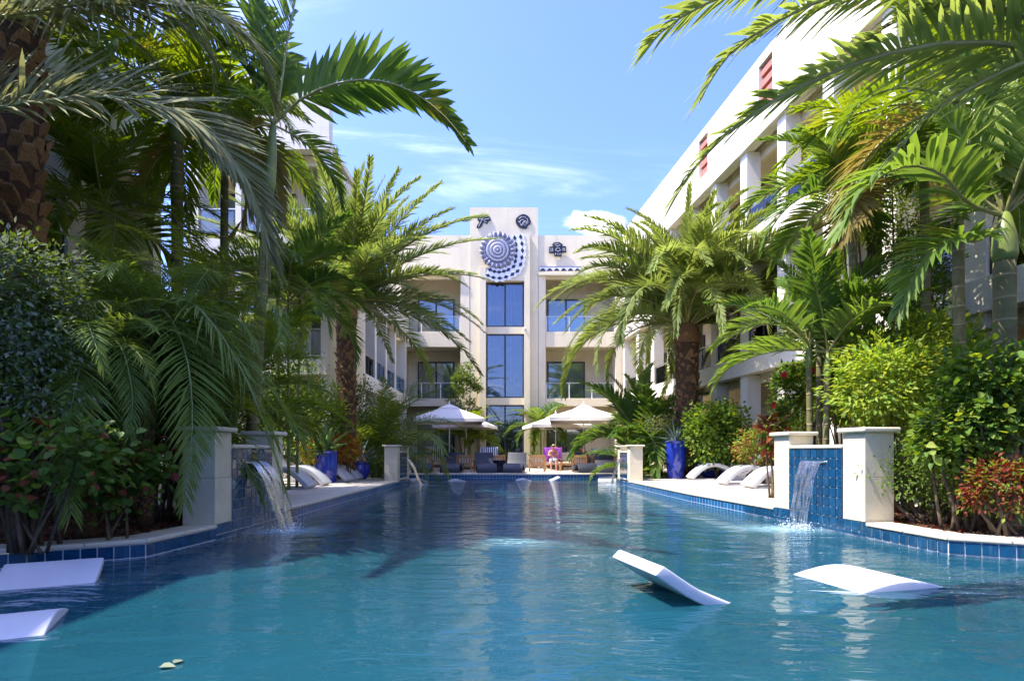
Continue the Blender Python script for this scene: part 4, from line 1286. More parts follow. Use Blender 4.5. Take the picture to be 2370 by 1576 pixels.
clump('feather_palm', 'shaded feather palm left of the large one behind waterfall wall', PX(330, 9.4), 9.4, 1.6, 'adark', 24, 2.4, 13, (84, 5), (40, 110), group=CP)
clump('feather_palm', 'shaded green feather palm between tall slender palm and date palm', PX(672, 15.5), 15.5, 5.3, 'areca', 24, 2.5, 15, (70, -5), (50, 100), group=CP)
clump('feather_palm', 'sunny feather palm in front of right wing ground floor', PX(2055, 12.8), 12.8, 2.2, 'areca', 24, 2.6, 19, (84, 10), (40, 100), group=CP)
clump('feather_palm', 'green feather palm behind bright palm trio', PX(1990, 14.0), 14.0, 2.0, 'areca', 18, 2.6, 23, (84, 10), (40, 100), group=CP)

# --- pygmy date palms in the left bed
def pygmy(label, x, y, zc, r, n, L, seed, heroes=(), elev=(80, -35), droop=(70, 120)):
    root = thing('pygmy_palm', label, 'palm', (x, y, -0.03), 0, 'fine leaved pygmy palms')
    tr = trunk_obj(root, (0, 0, zc + .03), r, r * 1.2, M['trunk'], 0.2)
    boots(tr, (0, 0, zc + .03), r, r * 1.2, 0.07, int(zc / 0.075), 9, 0.05, seed, 0.6)
    crown(root, (0, 0, zc + .03), 'pygmy', n, L, elev, droop, seed)
    for i, (pts, kw) in enumerate(heroes):
        hero(root, (x, y, -0.03), [Vector((x, y, zc))] + pts, 'pygmy', 90 + i + seed, **kw)
    return root
pygmy('pygmy palm with scaly brown trunk and drooping leaves in left bed', PX(196, 6.9), 6.9, PZ(800, 6.9), 0.10, 30, 1.55, 3,
      heroes=[([U(130, 700, 6.6), U(75, 800, 6.3), U(60, 960, 6.1)], dict()), ([U(175, 790, 6.5), U(160, 900, 6.2), U(150, 1040, 6.0), U(165, 1190, 5.95)], dict(ll=0.26)),
              ([U(270, 790, 6.6), U(305, 900, 6.4), U(300, 1010, 6.3)], dict())])
pygmy('taller pygmy palm with long weeping leaves behind scaly brown trunk', PX(335, 7.9), 7.9, PZ(735, 7.9), 0.09, 32, 1.9, 8,
      heroes=[([U(420, 690, 7.7), U(500, 760, 7.6), U(570, 880, 7.6), U(625, 1020, 7.7), U(660, 1140, 7.8)], dict(ll=0.22)),
              ([U(380, 720, 7.6), U(430, 820, 7.3), U(445, 980, 7.1), U(425, 1170, 7.0)], dict(ll=0.2)),
              ([U(430, 720, 7.9), U(540, 800, 8.0), U(640, 920, 8.2), U(720, 1050, 8.4)], dict(ll=0.2))])
pygmy('weeping pygmy palm right behind the left waterfall wall pillar', PX(470, 9.2), 9.2, PZ(690, 9.2), 0.09, 28, 2.1, 14)

# ------------------------------------------------------------------ shrubs and small plants
def leaf_pts(shape):
    if shape == 'round':
        return [(0, 0), (.18, .36), (.55, .46), (.88, .26), (1.0, 0), (.88, -.26), (.55, -.46), (.18, -.36)]
    if shape == 'heart':
        return [(0, 0), (.02, .30), (.30, .40), (.65, .24), (1.0, 0), (.65, -.24), (.30, -.40), (.02, -.30)]
    return [(0, 0), (.45, .22), (1.0, 0), (.45, -.22)]
def leaf_faces(shape):
    return [(0, 1, 2, 3, 4), (0, 4, 5, 6, 7)] if shape != 'lance' else [(0, 1, 2), (0, 2, 3)]
def leaf_at(mb, p, d, up, l, shape, mi, rnd):
    d = d.normalized()
    s = d.cross(up)
    s = s.normalized() if s.length > 1e-3 else d.orthogonal().normalized()
    n = s.cross(d)
    fold = rnd.uniform(0.15, 0.5)
    curl = rnd.uniform(0.0, 0.30)
    mb.add([p + d * (x * l) + s * (y * l) + n * (abs(y) * fold * l - curl * x * x * l) for x, y in leaf_pts(shape)], leaf_faces(shape), mi)
BIGLEAF = {}
def single_leaf(shape, mat):
    k_ = (shape, mat)
    if k_ not in BIGLEAF:
        mb = MB(); leaf_at(mb, Vector((0, 0, 0)), Vector((1, 0, 0)), UPV, 1.0, shape, 0, random.Random(4))
        BIGLEAF[k_] = mb.mesh('leaf', M[mat], smooth=True)
    return BIGLEAF[k_]
def shrub(name, label, c, rad, n, leaf, mats, shape='lance', cat='shrub', group=None, seed=0, clumps=40, stems=6, base=0.0, big=0, bigsize=0.1, bigmat=None, hollow=0.55, flowers=0, weights=None, cr=0.30, stemr=0.018):
    """stems fan out from the ground into a crown of leaf clumps; c is the crown's centre"""
    rnd = random.Random(seed + 17)
    c = Vector(c); rx, ry, rz_ = rad
    root = thing(name, label, cat, (c.x, c.y, base - 0.03), 0, group)
    o = Vector((0, 0, c.z - base + 0.03))
    cl = []
    for k_ in range(clumps):
        while True:
            v = Vector((rnd.uniform(-1, 1), rnd.uniform(-1, 1), rnd.uniform(-1, 1)))
            if hollow < v.length < 1: break
        cl.append((o + Vector((v.x * rx, v.y * ry, v.z * rz_)), rnd.uniform(0.6, 1.25), v.normalized()))
    for k_ in range(stems):
        t = cl[(k_ * 7) % clumps][0]
        b = Vector((rnd.uniform(-.3, .3) * rx, rnd.uniform(-.3, .3) * ry, 0))
        mid = b.lerp(t, 0.5) + Vector((rnd.uniform(-.08, .08), rnd.uniform(-.08, .08), 0.08)) * rz_
        MB().tube(catmull([b, mid, t], 8), [stemr * (1.5 - 1.1 * i / 8) for i in range(9)], 6).build('stem', M['stem'], root, smooth=True)
    mb = MB()
    ax = min(rx, ry, rz_) * cr / 0.30 * 0.42
    for k_ in range(n):
        p, s, out = cl[k_ % clumps]
        q = Vector((rnd.gauss(0, 1), rnd.gauss(0, 1), rnd.gauss(0, .8)))
        if q.length > 2: q = q * (2 / q.length)
        p2 = p + q * (ax * s * 0.75)
        if p2.z < 0.06: continue
        d = (q * 0.6 + out * 0.7 + Vector((rnd.gauss(0, .6), rnd.gauss(0, .6), rnd.gauss(-.05, .5))))
        up = (UPV * 0.9 + out * 0.5 + Vector((rnd.gauss(0, .5), rnd.gauss(0, .5), 0))).normalized()
        mi = rnd.choices(range(len(mats)), weights)[0] if weights else rnd.randrange(len(mats))
        leaf_at(mb, p2, d, up, leaf * rnd.uniform(0.6, 1.25), shape, mi, rnd)
    mb.build('foliage', [M[m_] for m_ in mats], root, smooth=True)
    for k_ in range(big):
        p, s, out = cl[rnd.randrange(clumps)]
        p = p + Vector((rnd.gauss(0, .12), -abs(rnd.gauss(0, .16)), rnd.gauss(0, .12)))
        if p.z < 0.1: continue
        m_ = bigmat[rnd.randrange(len(bigmat))]
        e = (rnd.uniform(-1.0, 1.0), rnd.uniform(-.9, .9), rnd.uniform(0, 6.28))
        obj('leaf', single_leaf(shape, m_), root, p, e, bigsize * rnd.uniform(.7, 1.25))
    for k_ in range(flowers):
        p, s, out = cl[rnd.randrange(clumps)]
        f = MB()
        for j in range(5):
            a = j * 1.2566
            leaf_at(f, Vector((0, 0, 0)), Vector((math.cos(a), -0.5, math.sin(a))), Vector((0, -1, 0)), 0.09, 'round', 0, rnd)
        f.build('flower', M['flower'], root, p + out * 0.12 + Vector((0, -.15, 0)), smooth=True)
    return root
GL, GR_ = 'shrubs in the left bed', 'shrubs in the right bed'
def C(px, py, d): return U(px, py, d)
# left bed
shrub('silver_shrub', 'silver grey leaved shrub at left edge below brown trunk', C(40, 700, 6.0), (0.62, 0.5, 0.72), 5200, 0.075, ['shrub_silver', 'shrub_dark'], seed=1, clumps=46, group=GL, stems=7)
shrub('silver_shrub', 'lower mass of silver grey shrub beside scaly pygmy trunk', C(85, 860, 6.2), (0.6, 0.45, 0.55), 3400, 0.075, ['shrub_silver', 'shrub_dark'], seed=2, clumps=36, group=GL)
shrub('sea_grape', 'round leaved sea grape with red and green leaves at left edge', C(70, 1060, 5.95), (0.85, 0.45, 0.50), 900, 0.10, ['shrub_dark', 'shrub_mid', 'shrub_red'], 'round', seed=3, clumps=40, group=GL, stems=4, stemr=0.012, big=150, bigsize=0.115, bigmat=['shrub_mid', 'shrub_dark', 'shrub_dark', 'shrub_lime', 'shrub_dark', 'shrub_mid', 'shrub_mid', 'shrub_red'], weights=(8, 4, 1))
shrub('sea_grape', 'low sea grape with reddish leaves before the dark stems', C(262, 1090, 6.65), (0.50, 0.35, 0.36), 420, 0.10, ['shrub_dark', 'shrub_mid', 'shrub_red'], 'round', seed=4, clumps=26, group=GL, stems=4, stemr=0.012, big=70, bigsize=0.105, bigmat=['shrub_mid', 'shrub_dark', 'shrub_mid', 'shrub_dark', 'shrub_red'], weights=(6, 4, 1))
shrub('leafy_shrub', 'dense fine leaved green shrub above left waterfall pillar', C(400, 870, 8.6), (0.85, 0.6, 0.62), 7000, 0.065, ['shrub_mid', 'shrub_dark'], seed=5, clumps=60, group=GL, stems=9, stemr=0.022)
shrub('leafy_shrub', 'dark shrub filling the bed behind bare stems', C(300, 930, 9.6), (1.7, 0.6, 1.1), 6500, 0.10, ['shrub_dark', 'shrub_dark', 'shrub_mid'], seed=6, clumps=70, group=GL, stems=10)
shrub('leafy_shrub', 'tall dark shrub behind silver shrub at the left', C(120, 830, 8.2), (1.4, 0.6, 1.6), 6500, 0.10, ['shrub_dark', 'shrub_mid'], seed=7, clumps=70, group=GL)
shrub('leafy_shrub', 'green shrub mass behind left waterfall wall and slender palm', C(610, 900, 13.6), (1.5, 0.8, 1.2), 6500, 0.10, ['shrub_mid', 'shrub_dark'], seed=8, clumps=70, group=GL)
shrub('leafy_shrub', 'dark hedge shrub behind the tall blue pot', C(690, 960, 20.0), (1.5, 0.8, 1.7), 6500, 0.15, ['shrub_dark', 'shrub_dark', 'shrub_mid'], seed=9, clumps=60, group=GL)
shrub('leafy_shrub', 'rounded green hedge shrub between small blue pot and far pillar', C(872, 1050, 22.6), (0.95, 0.7, 0.85), 6000, 0.09, ['shrub_mid', 'shrub_dark'], seed=10, clumps=60, group=GL)
shrub('leafy_shrub', 'dark evergreen shrub behind left date palm and hedge', C(790, 980, 24.2), (2.2, 0.9, 1.7), 6500, 0.15, ['shrub_dark'], seed=11, clumps=70, group=GL)
shrub('croton_shrub', 'orange leaved croton between the two left blue pots', C(802, 1036, 20.0), (0.45, 0.35, 0.42), 900, 0.16, ['croton', 'croton', 'shrub_lime'], seed=12, clumps=26, group='orange croton shrubs', big=40, bigsize=0.22, bigmat=['croton'])
shrub('croton_shrub', 'low orange croton left of the tall blue pot', C(722, 1046, 18.8), (0.42, 0.3, 0.32), 700, 0.14, ['croton', 'shrub_lime', 'shrub_mid'], seed=13, clumps=22, group='orange croton shrubs')
shrub('leafy_shrub', 'dark plant clump left of the tower ground window', C(1078, 935, 36.6), (1.0, 0.6, 2.5), 4200, 0.20, ['shrub_dark'], seed=14, clumps=40, group=GL, base=0)
# right bed
shrub('lime_shrub', 'sunlit lime green shrub above the right waterfall pillar', C(2075, 890, 9.6), (0.95, 0.6, 0.75), 4200, 0.12, ['shrub_lime', 'shrub_lime', 'shrub_mid'], seed=21, clumps=70, group=GR_, stems=12, stemr=0.02)
shrub('lime_shrub', 'lime green shrub rising before the right wing balcony', C(2150, 810, 10.6), (1.0, 0.6, 0.66), 3600, 0.13, ['shrub_lime', 'shrub_mid'], seed=22, clumps=60, group=GR_)
shrub('broadleaf_shrub', 'large broad leaved green shrub at right edge', C(2300, 910, 7.4), (0.62, 0.45, 0.66), 2800, 0.085, ['shrub_mid', 'shrub_lime', 'shrub_mid'], 'heart', seed=23, clumps=54, group=GR_, big=150, bigsize=0.11, bigmat=['shrub_mid', 'shrub_lime', 'shrub_mid'])
shrub('broadleaf_shrub', 'broad leaved green branch leaning over right coping bed', C(2215, 1010, 7.5), (0.5, 0.35, 0.42), 1500, 0.085, ['shrub_mid', 'shrub_lime', 'shrub_dark'], 'heart', seed=24, clumps=36, group=GR_, big=80, bigsize=0.11, bigmat=['shrub_mid', 'shrub_lime'])
shrub('leafy_shrub', 'dark glossy shrub with bare stems behind right pillar', C(2150, 1090, 8.4), (0.85, 0.45, 0.55), 4200, 0.07, ['shrub_mid', 'shrub_dark', 'shrub_dark'], seed=25, clumps=60, group=GR_, stems=12, stemr=0.026)
shrub('red_shrub', 'rust red leaved shrub in lower right bed', C(2330, 1125, 6.95), (0.46, 0.3, 0.34), 2000, 0.075, ['shrub_red', 'shrub_red', 'shrub_lime'], seed=26, clumps=40, group=GR_)
shrub('leafy_shrub', 'deep green shrub wall behind the rust red leaves', C(2300, 1010, 8.9), (1.2, 0.5, 1.0), 6500, 0.09, ['shrub_dark', 'shrub_mid'], seed=27, clumps=70, group=GR_)
shrub('flowering_shrub', 'hibiscus with red flowers left of bright palm trio', C(1838, 915, 13.2), (0.42, 0.4, 0.75), 1800, 0.09, ['shrub_mid', 'shrub_lime'], 'heart', seed=28, clumps=34, group='hibiscus shrubs', flowers=6)
shrub('flowering_shrub', 'hibiscus with red flowers right of bright palm trio', C(1945, 915, 12.6), (0.5, 0.4, 0.7), 2200, 0.09, ['shrub_mid', 'shrub_lime'], 'heart', seed=29, clumps=34, group='hibiscus shrubs', flowers=7)
shrub('leafy_shrub', 'rounded bright green shrub behind right white loungers', C(1662, 1008, 21.4), (1.15, 0.8, 1.05), 6500, 0.12, ['shrub_mid', 'shrub_mid', 'shrub_lime'], 'heart', seed=30, clumps=70, group=GR_)
shrub('silver_shrub', 'pale silver leaved shrub behind right tall blue pot', C(1528, 1010, 23.6), (0.75, 0.6, 0.95), 3200, 0.10, ['shrub_silver', 'shrub_lime'], seed=31, clumps=40, group=GR_)
shrub('lime_shrub', 'yellow green shrub between far pillar and tall blue pot', C(1487, 1060, 23.4), (0.55, 0.5, 0.7), 2600, 0.11, ['shrub_lime', 'shrub_mid'], seed=32, clumps=36, group=GR_)
shrub('lime_shrub', 'yellow green low shrub right of rounded bright shrub', C(1755, 1030, 17.6), (0.6, 0.5, 0.6), 2400, 0.10, ['shrub_lime', 'shrub_mid', 'shrub_red'], seed=33, clumps=36, group=GR_)
shrub('ti_plant', 'red leaved ti plant beside right waterfall wall', C(1787, 1000, 12.6), (0.16, 0.16, 0.32), 140, 0.26, ['shrub_red', 'shrub_red', 'shrub_mid'], seed=34, clumps=8, group=GR_, stems=3)
def tree(label, c, rad, n, leaf, mats, base, seed, clumps=90, cr=0.24):
    r_ = shrub('leafy_tree', label, c, rad, n, leaf, mats, cat='tree', group='trees before the right wing', seed=seed, clumps=clumps, stems=9, cr=cr, hollow=0.35, stemr=0.03)
    MB().tube([(0, 0, 0), (0.04, 0, 0.9), (-0.03, 0.02, c[2] - rad[2] * 0.2)], [0.085, 0.075, 0.05], 10).build('trunk', M['stem'], r_, smooth=True)
tree('yellow green feathery tree in front of right wing balconies', C(2015, 420, 13.6), (1.4, 0.7, 1.6), 9000, 0.10, ['shrub_lime', 'shrub_lime', 'shrub_mid'], 0, 41)
tree('dark leaved tree beside the tan stem at right', C(2110, 640, 12.4), (0.75, 0.5, 1.2), 5000, 0.10, ['shrub_mid', 'shrub_dark'], 0, 42, 60)

# mulch and fallen leaves
def litter(name, quadpts, n, seed, mats):
    rnd = random.Random(seed); mb = MB()
    (x0, y0), (x1, y1), (x2, y2), (x3, y3) = quadpts
    for k_ in range(n):
        u, v = rnd.random(), rnd.random()
        a = Vector((x0, y0)).lerp(Vector((x1, y1)), u); b = Vector((x3, y3)).lerp(Vector((x2, y2)), u)
        q = a.lerp(b, v)
        leaf_at(mb, Vector((q.x, q.y, -0.03 + rnd.uniform(0.004, 0.045))), Vector((rnd.gauss(0, 1), rnd.gauss(0, 1), rnd.gauss(0, .25))), Vector((rnd.gauss(0, .4), rnd.gauss(0, .4), 1)), rnd.uniform(.03, .09), 'lance', rnd.randrange(len(mats)), rnd)
    tag(mb.build(name, [M[m_] for m_ in mats]), 'dry brown leaf litter and bark mulch on the planting bed', 'leaf litter', kind='stuff')
M['litter'] = m_leaf('dry leaf', (0.09, 0.04, 0.02), (0.26, 0.14, 0.07), 0.8, 0.1)
M['litter2'] = m_leaf('bark chip', (0.035, 0.02, 0.013), (0.10, 0.055, 0.03), 0.9, 0.0)
litter('leaf_litter', [(-7.6, 5.1), (-4.62, 6.95), (-4.62, 10.4), (-7.6, 10.4)], 5200, 1, ['litter', 'litter2', 'litter2', 'shrub_red'])
litter('leaf_litter', [(5.55, 7.2), (8.4, 5.5), (8.4, 10.6), (5.4, 10.6)], 5200, 2, ['litter', 'litter2', 'litter2', 'shrub_red'])

# ------------------------------------------------------------------ blue pots with agaves
def agave(label, x, y, z, n, L, mat, seed, w=0.075, elev=(80, 15)):
    root = thing('agave', label, 'agave', (x, y, z), 0, 'agaves growing in blue pots')
    rnd = random.Random(seed)
    for k_ in range(n):
        f = (k_ + .5) / n
        az = k_ * 2.39996 + seed
        e = R(elev[0] + (elev[1] - elev[0]) * f + rnd.uniform(-6, 6))
        l = L * rnd.uniform(.8, 1.1); mb = MB(); S = 9
        p = Vector((0, 0, 0))
        for i in range(S + 1):
            s = i / S
            ww = w * (0.55 + 0.9 * s if s < .35 else (0.865 + .0) * (1 - ((s - .35) / .65) ** 2.2)) * (L / 0.9) + 0.002
            a = e - R(30) * s * s * (1 - f * .2)
            if i: p = p + Vector((math.cos(a), 0, math.sin(a))) * (l / S)
            nn = Vector((-math.sin(a), 0, math.cos(a)))
            th = 0.018 * (1 - s) + 0.003
            mb.v += [tuple(p + Vector((0, -ww, 0)) + nn * (ww * .45)), tuple(p - nn * 0.0), tuple(p + Vector((0, ww, 0)) + nn * (ww * .45)), tuple(p - nn * th * 1.6)]
        for i in range(S):
            a0, b0 = 4 * i, 4 * i + 4
            for (u, v) in ((0, 1), (1, 2), (2, 3), (3, 0)):
                mb.f.append((a0 + u, a0 + v, b0 + v, b0 + u)); mb.m.append(0)
        mb.build('blade', M[mat], root, (0, 0, 0), (0, 0, az), smooth=True)
def pot(label, x, y, prof, z=0.002):
    root = thing('blue_pot', label, 'plant pot', (x, y, z), 0, 'cobalt blue glazed pots')
    H = prof[-1][1]; r = prof[-1][0]
    body = prof + [(r + 0.025, H + 0.01), (r + 0.03, H + 0.045), (r - 0.01, H + 0.055), (r - 0.035, H + 0.02), (r - 0.05, H - 0.12)]
    MB().lathe(body, 36).build('body', M['bluepot'], root, smooth=True)
    MB().lathe([(0.01, 0), (r - 0.055, 0.0), (r - 0.06, 0.03), (0.0, 0.05)], 24).build('soil', M['soil'], root, (0, 0, H - 0.10))
pot('tall cylindrical cobalt pot left of the orange croton', PX(755, 19.0), 19.0, [(0.30, 0), (0.34, 0.05), (0.37, 0.5), (0.36, 0.98), (0.37, 1.02)], -0.0)
agave('broad bright green agave in the tall cylindrical pot', PX(755, 19.0), 19.0, 0.98, 15, 1.15, 'agave_g', 2, 0.085)
pot('short round cobalt pot between orange croton and hedge', PX(830, 21.6), 21.6, [(0.27, 0), (0.34, 0.06), (0.42, 0.30), (0.41, 0.52), (0.38, 0.58)])
agave('blue grey agave in the short round pot', PX(836, 21.6), 21.6, 0.56, 15, 0.98, 'agave_b', 5, 0.055)
pot('tall tapering cobalt vase on the right deck by the silver shrub', PX(1564, 22.0), 22.0, [(0.27, 0), (0.30, 0.05), (0.36, 0.5), (0.40, 1.0), (0.40, 1.32), (0.38, 1.40)])
agave('thin silver agave in the tall tapering vase', PX(1564, 22.0), 22.0, 1.40, 17, 0.92, 'agave_b', 8, 0.035, (85, -5))
pot('wide low cobalt bowl behind the right white loungers', PX(1648, 22.4), 22.4, [(0.30, 0), (0.40, 0.06), (0.56, 0.30), (0.60, 0.50), (0.58, 0.56)])

# ------------------------------------------------------------------ loungers
def s_shell(mb, prof, w, th, n=40):
    """solid curved shell: profile (x along, z) swept across y"""
    P = catmull([Vector((x, 0, z)) for x, z in prof], n)
    rows = []
    for i, p in enumerate(P):
        t = (P[min(i + 1, n)] - P[max(i - 1, 0)]).normalized()
        nn = Vector((-t.z, 0, t.x))
        rows.append((p, p - nn * (th(p.x) if callable(th) else th)))
    b = len(mb.v)
    for a, c in rows:
        for q in (a, c):
            mb.v += [(q.x, -w / 2, q.z), (q.x, w / 2, q.z)]
    for i in range(len(rows) - 1):
        r = b + 4 * i; s = r + 4
        for f in ((r, r + 1, s + 1, s), (r + 2, s + 2, s + 3, r + 3), (r, s, s + 2, r + 2), (r + 1, r + 3, s + 3, s + 1)):
            mb.f.append(f); mb.m.append(0)
    mb.f += [(b, b + 2, b + 3, b + 1), (b + 4 * (len(rows) - 1), b + 4 * (len(rows) - 1) + 1, b + 4 * (len(rows) - 1) + 3, b + 4 * (len(rows) - 1) + 2)]; mb.m += [0, 0]
    return mb
def bevel_smooth(o, bv=0.02):
    pass
DECKP = [(0.0, 0.10), (0.16, 0.27), (0.40, 0.47), (0.70, 0.60), (1.05, 0.60), (1.40, 0.46), (1.66, 0.31), (1.86, 0.30), (2.10, 0.47), (2.34, 0.74), (2.50, 0.95)]
POOLP = [(0.0, 0.22), (0.2, 0.40), (0.48, 0.55), (0.80, 0.62), (1.10, 0.57), (1.36, 0.48), (1.60, 0.40), (1.86, 0.43), (2.14, 0.51), (2.42, 0.65), (2.70, 0.88)]
POOLQ = POOLP[:6] + [(1.60, 0.42), (1.86, 0.46), (2.14, 0.52), (2.42, 0.60), (2.70, 0.71)]
def soften(me, w):
    bm = bmesh.new(); bm.from_mesh(me)
    bmesh.ops.recalc_face_normals(bm, faces=bm.faces)
    ed = [e for e in bm.edges if len(e.link_faces) == 2 and e.calc_face_angle(0) > 0.9]
    bmesh.ops.bevel(bm, geom=ed, offset=w, segments=3, profile=0.5, affect='EDGES')
    bm.to_mesh(me); bm.free()
    me.polygons.foreach_set('use_smooth', [True] * len(me.polygons))
    return me
deck_me = soften(s_shell(MB(), DECKP, 0.78, 0.13).mesh('shell', M['resin']), 0.014)
pool_me = soften(s_shell(MB(), POOLP, 0.84, lambda x: 0.095 + 0.17 * math.exp(-((x - 0.78) / 0.38) ** 2)).mesh('shell', M['resin']), 0.014)
poolq_me = soften(s_shell(MB(), POOLQ, 0.80, lambda x: 0.075 + 0.17 * math.exp(-((x - 0.78) / 0.38) ** 2)).mesh('shell', M['resin']), 0.014)
foot_me = MB().box(-0.24, 0.24, -0.30, 0.30, 0, 0.24).mesh('base', M['resin'], bevel=0.02)
pbase_me = MB().box(-0.2, 0.2, -0.32, 0.32, 0, 0.36).mesh('base', M['resin'], bevel=0.02)
runner_me = MB().box(0.12, 1.5, -0.35, -0.27, 0.0, 0.05).box(0.12, 1.5, 0.27, 0.35, 0.0, 0.05).mesh('runner', M['resin'], bevel=0.01, seg=1)
def deck_lounger(label, x, y, rz, group):
    root = thing('sun_lounger', label, 'sun lounger', (x, y, 0.001), rz, group)
    obj('shell', deck_me, root); obj('base', foot_me, root, (1.76, 0, 0)); obj('runner', runner_me, root)
GW = 'white moulded loungers on the decks'
for i, (x, y, rz, lb) in enumerate((( -5.55, 15.9, R(180), 'white moulded lounger nearest the left waterfall wall'), (-5.6, 17.35, R(181), 'second white moulded lounger from left waterfall wall'),
     (-5.5, 19.45, R(179), 'third white moulded lounger from left waterfall wall'), (-5.5, 20.75, R(180), 'white moulded lounger in front of small round pot'),
     (6.62, 16.1, R(2), 'sunlit white moulded lounger nearest right waterfall wall'), (6.45, 17.7, R(0), 'middle sunlit white moulded lounger on the right deck'),
     (6.50, 21.0, R(-2), 'sunlit white moulded lounger beside the tall tapering vase'))):
    deck_lounger(lb, x, y, rz, GW)
def pool_lounger(label, foot, rz, sc=(1, 1, 1), me=None):
    root = thing('pool_lounger', label, 'pool lounger', (foot[0], foot[1], FLOOR_Z + 0.002), rz, 'white loungers standing in the water')
    obj('shell', me or pool_me, root, scale=sc)
    obj('base', pbase_me, root, (1.76 * sc[0], 0, 0), scale=sc)
# near right: head to the left, knees to the right
hx, hy = 1.22, 5.02
kx, ky = 3.52, 5.60
dv = Vector((hx - kx, hy - ky)); sc_ = dv.length / (2.62 - 0.78)
foot = Vector((kx, ky)) - dv.normalized() * 0.78 * sc_
pool_lounger('half sunken white lounger in the pool front right with raised back', foot, math.atan2(dv.y, dv.x), (sc_, 1.0, 1.0))
h_, k2 = Vector((-4.56, 5.66)), Vector((-3.72, 4.02))
dv = h_ - k2; sc_ = dv.length / (2.62 - 0.78)
foot = k2 - dv.normalized() * 0.78 * sc_
pool_lounger('half sunken white lounger in the pool at left edge below the coping', foot, math.atan2(dv.y, dv.x), (sc_, 1.0, 1.0), poolq_me)
for lb, px, d, rz, sc_ in (('small distant white pool lounger by the left far waterfall', 980, 25.2, R(150), .75), ('small distant white pool lounger in the middle of far wall', 1095, 25.0, R(200), .9),
                          ('low distant white pool lounger right of the middle one', 1175, 25.3, R(5), .85), ('distant white pool lounger back against right far waterfall', 1405, 24.6, R(80), .9)):
    pool_lounger(lb, (PX(px, d), d), rz, (sc_, 1, 1), poolq_me)

# dark wicker loungers along the far edge
DARKP = [(0.0, 0.02), (0.05, 0.22), (0.22, 0.41), (0.46, 0.47), (0.70, 0.40), (0.95, 0.22), (1.15, 0.16), (1.35, 0.24), (1.55, 0.52), (1.70, 0.80), (1.80, 1.0)]
dark_me = soften(s_shell(MB(), DARKP, 0.96, 0.06).mesh('shell', M['wicker']), 0.01)
dark_frame = MB().box(0.30, 1.45, -0.44, -0.38, 0.0, 0.10).box(0.30, 1.45, 0.38, 0.44, 0.0, 0.10).box(1.38, 1.45, -0.379, 0.379, 0.02, 0.09).mesh('frame', M['frame'])
for i, (px, tw_, d) in enumerate(((975, 6, 27.5), (1040, -5, 27.5), (1128, 8, 27.5), (1186, -8, 27.5), (1362, 8, 27.5), (1406, -4, 27.5))):
    lb = ('dark wicker lounger beside the left far waterfall', 'dark wicker lounger second from the left far waterfall', 'dark wicker lounger left of the black side table', 'dark wicker lounger right of the black side table',
          'dark wicker lounger in front of the man on the right', 'dark wicker lounger beside the right far waterfall')[i]
    root = thing('wicker_lounger', lb, 'lounger', (PX(px, d), d, 0.001), R(90 + tw_), 'dark wicker loungers along the far pool edge')
    obj('shell', dark_me, root); obj('frame', dark_frame, root)

# ------------------------------------------------------------------ parasols
def parasol(label, px, d, half, zb, zt, rz):
    root = thing('parasol', label, 'parasol', (PX(px, d), d, 0.001), rz, 'cream canvas parasols')
    MB().box(-0.4, 0.4, -0.4, 0.4, 0, 0.09).build('base', M['frame'], root, bevel=0.02)
    MB().tube([(0, 0, 0.09), (0, 0, zt + 0.08)], 0.028, 10).build('pole', M['whitepaint'], root, smooth=True)
    mb = MB(); S = 6; rr = []
    def ring(r, z, sag=0.0):
        b = len(mb.v); pts = []
        for k_ in range(4):
            c0 = Vector(((1, 1), (-1, 1), (-1, -1), (1, -1))[k_]); c1 = Vector(((1, 1), (-1, 1), (-1, -1), (1, -1))[(k_ + 1) % 4])
            for j in range(S):
                t = j / S; q = c0.lerp(c1, t) * r * (1 - sag * 4 * t * (1 - t)); mb.v.append((q.x, q.y, z - 0.06 * sag * 4 * t * (1 - t) * half))
                pts.append(b); b += 1
        return pts
    L = [ring(half, zb - 0.17, 0.015), ring(half, zb, 0.03)]
    for i in range(1, 6):
        t = i / 6; L.append(ring(half * (1 - t) + 0.16 * t, zb + (zt - 0.16 - zb) * t ** 0.93, 0.02 * (1 - t)))
    for a, b in zip(L[:-1], L[1:]):
        for k_ in range(4 * S):
            mb.f.append((a[k_], a[(k_ + 1) % (4 * S)], b[(k_ + 1) % (4 * S)], b[k_])); mb.m.append(0)
    can = mb.build('canopy', M['canvas'], root)
    mb = MB()
    A = [(0.62, 0.62), (-0.62, 0.62), (-0.62, -0.62), (0.62, -0.62)]
    mb.add([(x * 0.9, y * 0.9, zt - 0.28) for x, y in A] + [(x * .9, y * .9, zt - 0.33) for x, y in A] + [(0, 0, zt)], [(0, 1, 8), (1, 2, 8), (2, 3, 8), (3, 0, 8), (0, 4, 5, 1), (1, 5, 6, 2), (2, 6, 7, 3), (3, 7, 4, 0)])
    mb.build('vent', M['canvas'], can)
    for k_ in range(8):
        a = k_ * math.pi / 4 + math.pi / 4
        r = half * (1.36 if k_ % 2 == 0 else 0.96)
        MB().bar((0.03 * math.cos(a), 0.03 * math.sin(a), zt - 0.24), (r * math.cos(a), r * math.sin(a), zb - 0.02), 0.025, 0.03).build('rib', M['teak'], root)
    MB().lathe([(0.05, 0), (0.055, 0.06), (0.02, 0.09), (0.03, 0.14), (0.0, 0.18)], 10).build('finial', M['whitepaint'], root, (0, 0, zt + 0.0))
parasol('large front left cream parasol over the striped chairs', 1040, 30.6, 1.80, PZ(972, 30.6), PZ(934, 30.6), R(6))
parasol('cream parasol behind the front left one near tower window', 1079, 34.0, 1.62, PZ(985, 34), PZ(955, 34), R(-8))
parasol('cream parasol behind the front right one over the woman', 1286, 34.0, 1.75, PZ(985, 34), PZ(956, 34), R(8))
